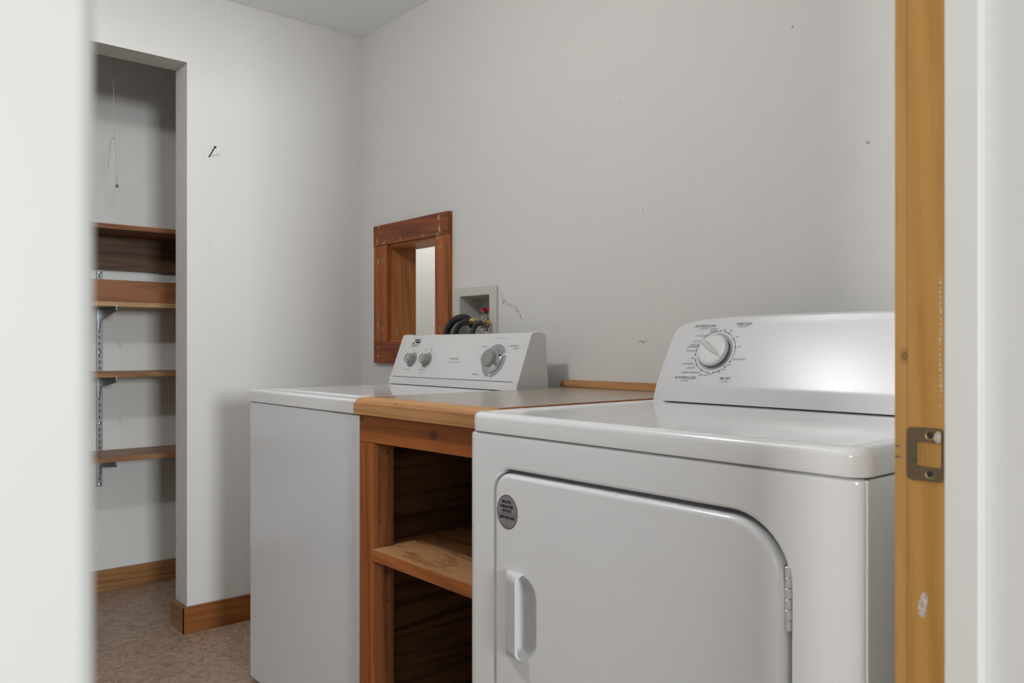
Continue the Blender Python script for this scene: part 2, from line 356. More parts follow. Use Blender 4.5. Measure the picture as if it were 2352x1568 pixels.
for cx, cz, rx, rz, an in [(-0.805, 1.452, 0.0045, 0.0035, 0.5), (-0.981, 1.752, 0.0035, 0.004, 0.2), (-1.395, 1.268, 0.0018, 0.0018, 0), (-1.425, 1.39, 0.0012, 0.004, 0.1), (-1.51, 1.70, 0.0012, 0.003, 0), (-1.55, 1.005, 0.0015, 0.0012, 0)]: blob(bm, toYB, cx, cz, rx, rz, an)
link('scuff_mark', bm, 'scuff', wb, smooth=0)
bm = bmesh.new()
for i in range(150):
    cx = random.gauss(-1.93, 0.13); cz = random.gauss(1.36, 0.06)
    if cx < -2.2: continue
    blob(bm, toYB, cx, cz, random.uniform(0.0006, 0.0028), random.uniform(0.0003, 0.0008), random.uniform(-0.3, 0.3), n=6)
link('paint_speckle', bm, plain('speckle', (0.56, 0.55, 0.525), 0.6), wb, kind='stuff', smooth=0)
bm = bmesh.new()
for cy, cz, ry, rz, an in [(1.055, 1.400, 0.008, 0.0006, -0.1), (1.078, 1.396, 0.010, 0.0006, -0.05), (1.070, 1.384, 0.007, 0.0005, 0), (1.055, 1.706, 0.004, 0.0012, 0), (1.13, 2.24, 0.0008, 0.009, 0.3), (1.125, 0.61, 0.006, 0.0006, -0.2), (1.57, 2.262, 0.02, 0.0007, -0.1)]: blob(bm, toXL, cy, cz, ry, rz, an)
link('scuff_mark', bm, 'scuff', wl, smooth=0)

# ---------------------------------------------------------------- door opening (frame parts)
door = thing('door_1', (-0.31, 0.86, 0), kind='structure')
part_box('jamb', 'jamb_wood', door, (-0.366, -0.3262, 0.860, 0.885, 0, 2.06), 0.001)
part_box('painted_jamb', 'paint_hall', door, (-0.3262, -0.250, 0.860, 0.885, 0, 2.06), 0.001)
part_box('casing', 'casing_wood', door, (-0.3812, -0.3662, 0.8625, 0.930, 0, 2.12), 0.004, 4)
part_box('door_stop', 'paint_hall', door, (-0.3237, -0.2914, 0.8432, 0.8602, 0, 2.045), 0.0022, 4)
part_box('painted_jamb', 'paint_hall', door, (-0.366, -0.250, 0.030, 0.050, 0, 2.06), 0.001)
part_box('casing', 'paint_hall', door, (-0.250, -0.2345, -0.030, 0.0566, 0, 2.10), 0.005, 5)
part_box('head_jamb', 'paint_hall', door, (-0.366, -0.250, 0.050, 0.860, 2.045, 2.06), 0.001)
# strike plate: one rounded plate with a latch hole and two screw holes
bm = bmesh.new()
hol = [rrect(-0.3537, -0.3320, 0.8920, 0.9170, 0.001, 2)] + [[(-0.3425 + 0.0033 * math.cos(2 * math.pi * i / 16), zc + 0.0033 * math.sin(2 * math.pi * i / 16)) for i in range(16)] for zc in (0.9243, 0.8850)]
out = rrect(-0.3664, -0.3300, 0.8772, 0.9320, [0.006, 0.004, 0.004, 0.006], 5)
fill2d(bm, out, hol, lambda p: (p[0], 0.8584, p[1]))
for lp_ in [out] + hol: loft(bm, [[(x, 0.8584, z) for x, z in lp_], [(x, 0.8599, z) for x, z in lp_]], False, False)
sp = link('strike_plate', bm, 'brass_old', door, smooth=20)
sp['label'] = 'tarnished brass strike plate let into the orange door jamb'
for zc in (0.9243, 0.8850):
    bm = bmesh.new(); disc_stack(bm, (-0.3425, 0.8596, zc), (0, -1, 0), [(0.0033, 0), (0.0033, 0.0004)]); link('screw_hole', bm, 'dark', sp)
for zc in (0.9243, 0.8850):
    bm = bmesh.new(); n = 24
    loft(bm, [[(-0.3425 + r_ * math.cos(2 * math.pi * i / n), y, zc + r_ * math.sin(2 * math.pi * i / n)) for i in range(n)] for r_, y in ((0.0050, 0.8584), (0.0046, 0.8578), (0.0038, 0.8580), (0.0034, 0.8590))], False, False)
    link('countersink_rim', bm, 'brass', sp)
part_box('latch_edge_glint', 'brass', sp, (-0.3546, -0.3530, 0.8568, 0.8590, 0.8930, 0.9160), 0.0004)  # bright brass sliver painting the highlight on the hole's edge
part_box('bent_tab', 'brass_old', sp, (-0.3655, -0.3545, 0.8574, 0.8586, 0.8985, 0.9085), 0.0005)
bm = bmesh.new(); blob(bm, lambda p: (p[0], 0.8576, p[1]), -0.3350, 0.9230, 0.0036, 0.0068, 0.0); link('paint_smear', bm, 'white_smear', sp, smooth=0)
# wear of the jamb
bm = bmesh.new()
for (x, z, rx, rz) in [(-0.3505, 0.749, 0.0042, 0.011), (-0.3485, 0.757, 0.0030, 0.007), (-0.3515, 0.742, 0.0030, 0.006)]: blob(bm, lambda p: (p[0], 0.8597 - x * 0 - abs(z - 0.749) * 0.03, p[1]), x, z, rx, rz, 0, 18, 0.18)
link('paint_smear', bm, 'white_smear', door, smooth=0)
bm = bmesh.new()
for i in range(26):
    z = 0.955 + i * 0.0052; blob(bm, lambda p: (p[0], 0.8597, p[1]), -0.3330 + random.uniform(-0.0006, 0.0006), z, 0.0007 + 0.0006 * random.random(), 0.0022 * random.random() + 0.0006, 0, 7)
link('paint_smear', bm, 'white_smear', door, smooth=0)
bm = bmesh.new()
for z in (0.9105, 0.8992): blob(bm, lambda p: (p[0], 0.8622, p[1]), -0.3768, z, 0.0032, 0.0011, 0.05)
link('latch_scratch', bm, 'scuff_dark', door, smooth=0)

# ================================================================== PASS-THROUGH WINDOW IN THE BACK WALL
win = thing('window_1', (-2.54, 1.70, 0.95), kind='structure')
F0 = 1.683
def wpart(name, mat, b, bev=0.0012): return part_box(name, mat, win, b, bev)
top = wpart('top_casing', 'trim_wood_h', (-2.7952, -2.2922, F0 - 0.002, YB, 1.4160, 1.4962))
bot = wpart('bottom_casing', 'trim_wood_h', (-2.7945, -2.2922, F0 - 0.001, YB, 0.9526, 1.0385))
lst = wpart('side_casing', 'trim_wood', (-2.7948, -2.6968, F0, YB, 1.0385, 1.4160))
rst = wpart('side_casing', 'trim_wood', (-2.3755, -2.2922, F0, YB, 1.0385, 1.4160))
lin = wpart('side_liner', 'liner_wood', (-2.720, -2.7030, YB - 0.002, 1.8225, 1.040, 1.412), 0.0005)
wpart('side_liner', 'liner_wood', (-2.366, -2.350, YB - 0.002, 1.8225, 1.040, 1.412), 0.0005)
wpart('head_liner', M['liner_wood'], (-2.7030, -2.366, YB - 0.002, 1.8225, 1.408, 1.424), 0.0005)
wpart('sill_liner', M['liner_wood'], (-2.7030, -2.366, YB - 0.002, 1.8225, 1.026, 1.042), 0.0005)
def smears(parent, lst_, to3):
    for (x, z, rx, rz, a) in lst_:
        bm = bmesh.new(); blob(bm, to3, x, z, rx, rz, a, 14, 0.3); link('putty_smear', bm, 'putty', parent, smooth=0)
tF = lambda y: (lambda p: (p[0], y, p[1]))
smears(top, [(-2.752, 1.487, 0.004, 0.012, 0.1), (-2.765, 1.437, 0.008, 0.012, -0.3), (-2.770, 1.424, 0.016, 0.004, 0.3), (-2.715, 1.425, 0.012, 0.004, 0.4), (-2.600, 1.431, 0.006, 0.009, -0.2), (-2.448, 1.4285, 0.010, 0.008, 0.2), (-2.345, 1.478, 0.014, 0.011, 0), (-2.345, 1.440, 0.006, 0.015, 0), (-2.350, 1.4225, 0.022, 0.004, 0.12)], tF(F0 - 0.0024))
smears(lst, [(-2.762, 1.352, 0.008, 0.017, -0.4), (-2.728, 1.355, 0.004, 0.012, 0), (-2.762, 1.105, 0.008, 0.014, -0.4), (-2.728, 1.09, 0.003, 0.010, 0)], tF(F0 - 0.0004))
smears(rst, [(-2.356, 1.372, 0.004, 0.008, -0.2), (-2.338, 1.378, 0.008, 0.010, -0.4), (-2.346, 1.355, 0.005, 0.012, -0.2), (-2.352, 1.41, 0.015, 0.005, 0.3), (-2.345, 1.080, 0.008, 0.014, 0.3)], tF(F0 - 0.0004))
smears(bot, [(-2.758, 1.012, 0.010, 0.005, 0.1), (-2.762, 0.980, 0.010, 0.005, 0.1)], tF(F0 - 0.0014))
smears(lin, [(1.727, 1.338, 0.006, 0.009, 0), (1.788, 1.322, 0.006, 0.012, 0.5), (1.732, 1.078, 0.008, 0.013, 0.3), (1.772, 1.080, 0.007, 0.013, -0.2)], lambda p: (-2.7026, p[0], p[1]))
bm = bmesh.new()
for x in (-2.715, -2.612): blob(bm, tF(F0 - 0.0014), x, 1.0225 + (x + 2.7) * 0.0, 0.008, 0.0022, 0); blob(bm, tF(F0 - 0.0015), x + 0.006, 1.0225, 0.003, 0.004, 0)
link('crack', bm, 'scuff_dark', bot, smooth=0)

# ================================================================== CLOSET SHELVING
CB = -3.66
# cleat under the top shelf
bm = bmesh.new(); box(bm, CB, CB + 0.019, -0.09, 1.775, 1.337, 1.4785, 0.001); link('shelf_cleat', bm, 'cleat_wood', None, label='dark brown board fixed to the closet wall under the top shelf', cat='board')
bm = bmesh.new(); box(bm, CB, -3.40, -0.09, 1.775, 1.4787, 1.4975, 0.0012); link('closet_shelf', bm, 'closet_red', None, label='topmost reddish brown closet shelf, on the wide cleat board', cat='shelf', group='shelves in the closet')
t = thing('closet_shelf', (-3.53, 0.85, 1.1755), 'second closet shelf from the top, with an upright brown board along its front', 'shelf', 'shelves in the closet')
part_box('shelf_board', 'closet_tan', t, (CB + 0.003, -3.399, -0.09, 1.775, 1.1755, 1.1935), 0.001)
bm = bmesh.new(); box(bm, -3.420, -3.4015, -0.09, 1.775, 1.1937, 1.279, 0.001); link('upright_board', bm, 'closet_red', t)
bm = bmesh.new(); box(bm, CB + 0.003, -3.40, -0.09, 1.775, 0.8968, 0.9165, 0.001); link('closet_shelf', bm, 'closet_mid', None, label='third closet shelf from the top, at about eye level, bare', cat='shelf', group='shelves in the closet')
bm = bmesh.new(); box(bm, CB + 0.003, -3.40, -0.09, 1.775, 0.566, 0.586, 0.001); link('closet_shelf', bm, 'closet_mid', None, label='lowest closet shelf, its bare brown top visible', cat='shelf', group='shelves in the closet')
# slotted standard
SY = 0.886
std = thing('shelf_standard', (CB, SY, 0.436), 'slotted silver metal upright screwed to the closet wall carrying the brackets', 'shelf rail')
bm = bmesh.new()
prof = [(CB + 0.0005, SY - 0.012), (CB + 0.014, SY - 0.012), (CB + 0.014, SY - 0.0035), (CB + 0.004, SY - 0.0035), (CB + 0.004, SY + 0.0035), (CB + 0.014, SY + 0.0035), (CB + 0.014, SY + 0.012), (CB + 0.0005, SY + 0.012)]
prof = [(CB + 0.0005, SY - 0.012), (CB + 0.013, SY - 0.012), (CB + 0.0145, SY - 0.0105), (CB + 0.0145, SY + 0.0105), (CB + 0.013, SY + 0.012), (CB + 0.0005, SY + 0.012)]
loft(bm, [[(x, y, z) for x, y in prof] for z in (0.437, 1.3355)]); link('channel', bm, 'steel', std)
z = 0.465; k = 0
while z < 1.32:
    bm = bmesh.new(); box(bm, CB + 0.0142, CB + 0.0149, SY - 0.0020, SY + 0.0020, z, z + 0.0135); link('slot', bm, 'dark', std, smooth=0); z += 0.0254
for z in (0.447, 0.700, 0.995, 1.326):
    bm = bmesh.new(); disc_stack(bm, (CB + 0.0145, SY + 0.001, z), (1, 0, 0), [(0.0055, 0), (0.0055, 0.001), (0.004, 0.003), (0.0015, 0.0036)], 16); link('screw', bm, 'chrome', std)
def bracket(zt, lbl, droop):
    t = thing('shelf_bracket', (CB + 0.0145, SY, zt), lbl, 'bracket', 'brackets in the closet')
    x0, x1 = CB + 0.0145, -3.395
    pr = [(x0, zt - 0.083), (x0 + 0.012, zt - 0.083), (x0 + 0.016, zt - 0.060), (x0 + 0.030, zt - 0.045), (x1 - 0.008, zt - 0.020), (x1, zt - 0.020), (x1, zt), (x0, zt)]
    bm = bmesh.new(); loft(bm, [[(x, SY - 0.0015, z) for x, z in pr], [(x, SY + 0.0015, z) for x, z in pr]]); link('arm', bm, 'grey_steel', t)
    part_box('top_flange', 'grey_steel', t, (x0, x1, SY - 0.0055, SY + 0.0055, zt - 0.0015, zt - 0.0002))
    part_box('end_tab', 'steel', t, (x1 - 0.001, x1 + 0.0008, SY - 0.0020, SY + 0.0020, zt - 0.012, zt + 0.006))
    part_box('arm_slot', 'dark', t, (x0 + 0.075, x0 + 0.083, SY + 0.0012, SY + 0.0020, zt - 0.028, zt - 0.012), smooth=0)
    bm = bmesh.new(); disc_stack(bm, (x0, SY, zt - 0.064), (1, 0, 0), [(0.0035, 0), (0.0035, 0.002), (0.001, 0.003)], 12); disc_stack(bm, (x0, SY, zt - 0.078), (1, 0, 0), [(0.0035, 0), (0.0035, 0.002), (0.001, 0.003)], 12); link('hook', bm, 'chrome', t)
bracket(1.1753, 'grey steel bracket under the shelf with the upright board', 0)
bracket(0.8966, 'middle grey steel bracket, under the third closet shelf', 0)
bracket(0.5658, 'lowest grey steel bracket, under the bottom closet shelf', 0)
# pull cord
t = thing('pull_cord', (-3.33, 0.86, ZC), 'thin knotted string hanging from the closet ceiling with a small metal end', 'cord')
bm = bmesh.new()
P = lambda y, z, x=-3.33: Vector((x, y, z))
tube(bm, smooth_path([P(0.858, ZC), P(0.8575, 2.15), P(0.8585, 2.0), P(0.860, 1.90), P(0.860, 1.815)], 6), 0.0011, 6)
tube(bm, smooth_path([P(0.860, 1.820), P(0.853, 1.812), P(0.846, 1.79), P(0.8435, 1.75), P(0.838, 1.70), P(0.836, 1.695), P(0.841, 1.708), P(0.845, 1.75), P(0.849, 1.79), P(0.8555, 1.812), P(0.862, 1.812)], 6), 0.0011, 6)
tube(bm, smooth_path([P(0.860, 1.818), P(0.8655, 1.80), P(0.867, 1.76), P(0.8675, 1.70), P(0.871, 1.64)], 6), 0.0011, 6)
link('cord', bm, 'cord', t)
bm = bmesh.new(); disc_stack(bm, (-3.33, 0.860, 1.817), (0, 0, 1), [(0.0005, -0.004), (0.003, -0.001), (0.003, 0.002), (0.0005, 0.004)], 10); link('knot', bm, 'cord', t)
bm = bmesh.new(); disc_stack(bm, (-3.33, 0.871, 1.627), (0, 0, 1), [(0.0062, 0), (0.0062, 0.002), (0.003, 0.012), (0.002, 0.016)], 16); link('end_bell', bm, 'chrome', t)
# nail
bm = bmesh.new(); a = Vector((XL - 0.004, 1.0725, 1.7013)); b = Vector((XL + 0.042, 1.0800, 1.7330)); d = (b - a).normalized()
disc_stack(bm, a, d, [(0.0021, 0), (0.0021, (b - a).length - 0.0022), (0.0052, (b - a).length - 0.0016), (0.0052, (b - a).length), (0.002, (b - a).length + 0.0008)], 14)
link('nail', bm, 'nail', None, label='dark nail sticking out of the left wall, bent upwards', cat='nail')

# ================================================================== VALVE BOX, VALVES AND HOSES
vb = thing('washer_outlet_box', (-2.155, 1.69, 1.02), 'off-white plastic recessed plumbing box in the wall behind the washer', 'outlet box')
bm = bmesh.new()
o_ = rrect(-2.2745, -2.0385, 1.000, 1.2200, 0.006, 4); i_ = rrect(-2.2410, -2.0755, 1.022, 1.1920, 0.006, 4)
fill2d(bm, o_, [i_], lambda p: (p[0], 1.6915, p[1]))
loft(bm, [[(x, 1.6915, z) for x, z in o_], [(x, 1.7005, z) for x, z in o_]], False, False)
def ins(lp_, k, cx=-2.158, cz=1.107): return [(cx + (x - cx) * k, cz + (z - cz) * k) for x, z in lp_]
loft(bm, [[(x, 1.6915, z) for x, z in i_], [(x, 1.693, z) for x, z in ins(i_, 0.985)], [(x, 1.784, z) for x, z in ins(i_, 0.93)]], False, True)
bmesh.ops.remove_doubles(bm, verts=bm.verts[:], dist=1e-5)
link('box_shell', bm, 'box_plastic', vb, smooth=30)
bm = bmesh.new(); disc_stack(bm, (-2.120, 1.7835, 1.155), (0, -1, 0), [(0.003, 0), (0.003, 0.001)], 12); link('box_screw', bm, 'scuff_dark', vb)
part_box('pipe_seat', 'box_plastic', vb, (-2.152, -2.084, 1.700, 1.775, 1.022, 1.067), 0.003)
CF = lambda pts, k=0.984: [(x * k, y * k, CH + (z - CH) * k) for x, y, z in pts]     # same line, closer to the room
def valve(x):
    bm = bmesh.new(); disc_stack(bm, (x, 1.725, 1.060), (0, 0, 1), [(0.0085, 0), (0.0085, 0.012), (0.007, 0.014), (0.007, 0.022), (0.0125, 0.026), (0.0145, 0.034), (0.0145, 0.040), (0.0105, 0.046), (0.0075, 0.049)], 20); t = link('water_valve', bm, 'chrome', vb)
    bm = bmesh.new(); disc_stack(bm, (x, 1.725, 1.107), (0, 0, 1), [(0.0095, 0), (0.0095, 0.008), (0.007, 0.010)], 6); link('packing_nut', bm, 'chrome', t, smooth=0)
    bm = bmesh.new(); disc_stack(bm, (x, 1.725, 1.115), (0, 0, 1), [(0.0030, 0), (0.0030, 0.025)], 12); link('stem', bm, 'chrome', t)
    bm = bmesh.new(); n = 60; top_ = []
    for i in range(n):
        a = 2 * math.pi * i / n; r_ = 0.0155 + 0.0062 * math.cos(5 * a)
        top_.append((x + r_ * math.cos(a), 1.725 + r_ * math.sin(a)))
    loft(bm, [[(px, py, 1.1385) for px, py in top_], [(px, py, 1.1470) for px, py in top_]])
    disc_stack(bm, (x, 1.725, 1.1300), (0, 0, 1), [(0.004, 0), (0.0075, 0.004), (0.0065, 0.0125), (0.005, 0.0195)], 16)
    hh = link('handle', bm, 'red', t); hh['label'] = 'red round valve handle with scalloped rim'
    bm = bmesh.new(); disc_stack(bm, (x, 1.722, 1.092), (-0.25, -1, 0), [(0.0115, 0), (0.0115, 0.010), (0.0125, 0.012), (0.0125, 0.020)], 12); link('outlet', bm, 'chrome', t)
valve(-2.135); valve(-2.092)
hb = thing('supply_hose', (-2.17, 1.66, 1.05), 'black rubber supply hose with brass coupling, bowing down to the left behind the washer', 'hose', 'supply hoses')
bm = bmesh.new(); tube(bm, smooth_path(CF([(-2.216, 1.652, 0.98), (-2.213, 1.652, 1.05), (-2.203, 1.654, 1.078), (-2.185, 1.656, 1.095), (-2.160, 1.658, 1.1035), (-2.145, 1.660, 1.105)]), 8), 0.0086, 14); link('hose', bm, 'black_rubber', hb)
bm = bmesh.new(); disc_stack(bm, (-2.121, 1.633, 1.1030), Vector((0.50, 0.90, 0.0)), [(0.0090, 0), (0.0090, 0.014), (0.0098, 0.016), (0.0102, 0.022), (0.0118, 0.024), (0.0118, 0.034)], 12); link('coupling', bm, 'brass', hb, smooth=20)
h2 = thing('supply_hose', (-2.10, 1.66, 1.05), 'short black supply hose nearest the right edge of the outlet box', 'hose', 'supply hoses')
bm = bmesh.new(); tube(bm, smooth_path(CF([(-2.116, 1.650, 0.98), (-2.114, 1.650, 1.05), (-2.108, 1.652, 1.078), (-2.094, 1.656, 1.092), (-2.080, 1.664, 1.097)]), 8), 0.0082, 14); link('hose', bm, 'black_rubber', h2)
bm = bmesh.new(); disc_stack(bm, (-2.057, 1.655, 1.0965), Vector((-0.3, 1, 0)), [(0.0088, 0), (0.0088, 0.022), (0.0080, 0.026)], 10); link('coupling', bm, 'brass', h2, smooth=20)
h3 = thing('drain_hose', (-2.2, 1.66, 1.0), 'thick black corrugated drain hose arching behind the washer console', 'hose')
pth = smooth_path([(-2.275, 1.662, 1.03), (-2.273, 1.662, 1.066), (-2.255, 1.664, 1.095), (-2.226, 1.668, 1.112), (-2.186, 1.672, 1.1155), (-2.160, 1.674, 1.104), (-2.143, 1.674, 1.088)], 18)
bm = bmesh.new(); tube(bm, pth, 0.014, 16, rfun=lambda i: 0.0128 if (i // 2) % 2 else 0.0106); link('corrugated_hose', bm, 'black_rubber', h3, smooth=20)
bm = bmesh.new(); disc_stack(bm, (-2.275, 1.662, 0.98), (0, 0, 1), [(0.0135, 0), (0.0135, 0.062)], 16); link('end_cuff', bm, 'grey_hose', h3)
bm = bmesh.new(); tube(bm, smooth_path([(-2.244, 1.664, 0.99), (-2.242, 1.664, 1.052), (-2.230, 1.665, 1.078), (-2.206, 1.668, 1.094), (-2.178, 1.674, 1.098)], 8), 0.0105, 12); link('grey_sleeve', bm, 'grey_hose', h3)

# ================================================================== WASHER
WX_0, WX_1, WY = -2.3795, -1.7095, 0.990
wa = thing('washing_machine', (-2.045, 1.30, 0), 'white top-loading washing machine in the corner, left of the wooden counter', 'washing machine')
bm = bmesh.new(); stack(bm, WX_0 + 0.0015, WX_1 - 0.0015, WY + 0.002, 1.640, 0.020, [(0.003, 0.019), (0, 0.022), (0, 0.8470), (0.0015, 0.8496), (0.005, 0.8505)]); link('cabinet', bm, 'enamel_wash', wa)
bm = bmesh.new(); stack(bm, WX_0 + 0.004, WX_1 - 0.004, WY + 0.006, 1.634, 0.010, [(0, 0.850), (0, 0.8535)]); link('lid_seam', bm, 'dark', wa)
bm = bmesh.new(); stack(bm, WX_0, WX_1, WY, 1.640, 0.014, [(0.002, 0.8515), (0, 0.8535), (0, 0.8800), (0.0018, 0.8845), (0.0055, 0.8870), (0.010, 0.8878), (0.034, 0.8874), (0.040, 0.8862), (0.045, 0.8852)], 8); link('top', bm, 'enamel_top', wa)
bm = bmesh.new(); stack(bm, WX_0 + 0.062, WX_1 - 0.062, WY + 0.062, 1.470, 0.030, [(0.004, 0.8840), (0, 0.8856), (0, 0.8885), (0.002, 0.8902), (0.006, 0.8908), (0.02, 0.8910)], 8); link('lid', bm, 'enamel_top', wa)
for x in (WX_0 + 0.05, WX_1 - 0.05):
    for y in (WY + 0.05, 1.59):
        bm = bmesh.new(); disc_stack(bm, (x, y, 0.0), (0, 0, 1), [(0.020, 0), (0.020, 0.008), (0.008, 0.010), (0.008, 0.022)], 16); link('foot', bm, 'black_rubber', wa)
part_box('base_shade', 'dark', wa, (WX_0 + 0.03, WX_1 - 0.03, WY + 0.03, 1.60, 0.012, 0.020), smooth=0)  # dark slab painting the floor shadow beneath the cabinet
# console body
KW = 0.3864
def cprof(d=0.0):
    return [(1.488 - d, 0.8915), (1.493 - d, 0.9155), (1.495 - d, 0.9175), (1.5462 - d, 1.0500 + d), (1.5500 - d * .7, 1.0545 + d), (1.5560, 1.0565 + d), (1.5740, 1.0578 + d), (1.5980 + d, 1.0510 + d), (1.6090 + d, 0.8915)]
bm = bmesh.new(); prism_x(bm, cprof(0), -2.356, -1.724); link('console', bm, 'plastic', wa, smooth=30)
for x0, x1 in ((-2.3690, -2.3555), (-1.7245, -1.7040)):
    bm = bmesh.new(); pr = cprof(0.0022); pr = [(y, z + 0.0) for y, z in pr]
    loft(bm, [[(x0, y, z) for y, z in pr], [(x0 + 0.0015, y, z) for y, z in pr], [(x1 - 0.0015, y, z) for y, z in pr], [(x1, 1.55 + (y - 1.55) * 0.985, 0.96 + (z - 0.96) * 0.985) for y, z in pr]]); link('console_end_cap', bm, 'plastic', wa, smooth=30)
bm = bmesh.new(); prism_x(bm, [(1.4865, 0.8918), (1.4905, 0.9130), (1.4955, 0.9150), (1.50, 0.9150), (1.50, 0.8918)], -2.3660, -1.7060); link('console_base_strip', bm, 'plastic', wa, smooth=30)
bm = bmesh.new(); prism_x(bm, [(1.4925, 0.9150), (1.4935, 0.9172), (1.50, 0.9172), (1.50, 0.9150)], -2.3560, -1.7240); link('strip_shadow_gap', bm, 'recess', wa, smooth=0)
bm = bmesh.new(); prism_x(bm, [(1.4870, 0.8890), (1.4885, 0.8918), (1.60, 0.8918), (1.60, 0.8890)], -2.3600, -1.7100); link('console_foot_gap', bm, 'dark', wa, smooth=0)
def panelW(x, z, off=0.0, ang=0.0):
    up = Vector((0, KW, 1)).normalized(); n_ = Vector((0, -1, KW)).normalized(); xx = Vector((1, 0, 0))
    c = Vector((x, 1.495 + KW * (z - 0.9175), z)) + n_ * off
    m = Matrix.Identity(4)
    for i, v in enumerate((xx, up, n_)):
        for j in range(3): m[j][i] = v[j]
    m.translation = c
    return m @ Matrix.Rotation(ang, 4, 'Z')
nW = Vector((0, -1, KW)).normalized(); upW = Vector((0, KW, 1)).normalized()
def ring2(bm, m, r0, r1, a0, a1, n=40, h=0.0):
    vs = []
    for i in range(n + 1):
        a = R(a0 + (a1 - a0) * i / n)
        vs.append((bm.verts.new(m @ Vector((r0 * math.cos(a), r0 * math.sin(a), h))), bm.verts.new(m @ Vector((r1 * math.cos(a), r1 * math.sin(a), h)))))
    for a, b in zip(vs[:-1], vs[1:]): bm.faces.new((a[0], a[1], b[1], b[0]))
# selector knobs
for kx, kz, pa in ((-2.2720, 0.9730, 75), (-2.1850, 0.9730, 62)):
    m = panelW(kx, kz)
    bm = bmesh.new(); ring2(bm, m, 0.0, 0.0265, 0, 360, 40, 0.0002); link('dial_ring', bm, 'grey_print', wa, smooth=0)
    bm = bmesh.new(); disc_stack(bm, m.translation, nW, [(0.0175, 0.001), (0.0180, 0.004), (0.0172, 0.020), (0.0158, 0.0225), (0.0140, 0.0228), (0.0136, 0.0215)], 36); kn = link('selector_knob', bm, 'knob_grey', wa)
    bm = bmesh.new(); loft(bm, [[m @ Vector((r_ * math.cos(2 * math.pi * i / 36), r_ * math.sin(2 * math.pi * i / 36), h)) for i in range(36)] for r_, h in ((0.0158, 0.0226), (0.0156, 0.0232), (0.0142, 0.0232), (0.0140, 0.0226))], False, False); link('knob_rim', bm, 'chrome', kn)
    bm = bmesh.new(); c, s = math.cos(R(pa)), math.sin(R(pa))
    for (u0, u1, v0, v1, h0, h1) in ((-0.0140, 0.0150, -0.0013, 0.0013, 0.0212, 0.0238), (0.0150, 0.0186, -0.0013, 0.0013, 0.004, 0.0232)):
        q = [m @ Vector((u * c - v * s, u * s + v * c, h)) for h in (h0, h1) for u, v in ((u0, v0), (u1, v0), (u1, v1), (u0, v1))]
        loft(bm, [q[:4], q[4:]])
    link('pointer', bm, 'plastic', kn)
# timer dial
m = panelW(-1.8415, 0.9755)
for nm, a0, a1 in (('timer_ring', 30, 262), ('timer_ring', 270, 382)):
    bm = bmesh.new(); ring2(bm, m, 0.0, 0.0525, a0, a1, 50, 0.0002); link('timer_ring', bm, 'grey_print', wa, smooth=0)
bm = bmesh.new(); disc_stack(bm, m.translation, nW, [(0.0370, 0.001), (0.0372, 0.003), (0.0350, 0.005), (0.0300, 0.0085), (0.0270, 0.013), (0.0262, 0.016), (0.0262, 0.018)], 48); sk = link('dial_skirt', bm, 'chrome', wa)
bm = bmesh.new(); disc_stack(bm, m.translation, nW, [(0.0262, 0.014), (0.0272, 0.016), (0.0266, 0.0265), (0.0254, 0.0290), (0.0235, 0.0300)], 48); tk = link('timer_knob', bm, 'knob_grey', wa)
bm = bmesh.new(); disc_stack(bm, m.translation, nW, [(0.0236, 0.0296), (0.0234, 0.0303), (0.0215, 0.0297), (0.001, 0.0282)], 48); link('knob_face', bm, plain('brushed_face', (0.42, 0.41, 0.40), 0.26, metal=1.0), tk)
bm = bmesh.new()
q = [m @ Vector((0.030 + u, 0.014 + v, h)) for h in (0.006, 0.0095) for u, v in ((-0.002, -0.002), (0.004, 0.0015), (0.003, 0.003), (-0.003, -0.0005))]; loft(bm, [q[:4], q[4:]]); link('skirt_mark', bm, 'ink', sk, smooth=0)
bm = bmesh.new()
for a in (95, 70, 45, 12, -8, -38, -75, -98, -104, -125, -150):
    aa = R(a); blob(bm, lambda p: m @ Vector((p[0], p[1], 0.0004)), 0.0448 * math.cos(aa), 0.0448 * math.sin(aa), 0.0011, 0.0011, 0, 8, 0)
link('dial_dots', bm, 'ink', wa, kind='stuff', smooth=0)
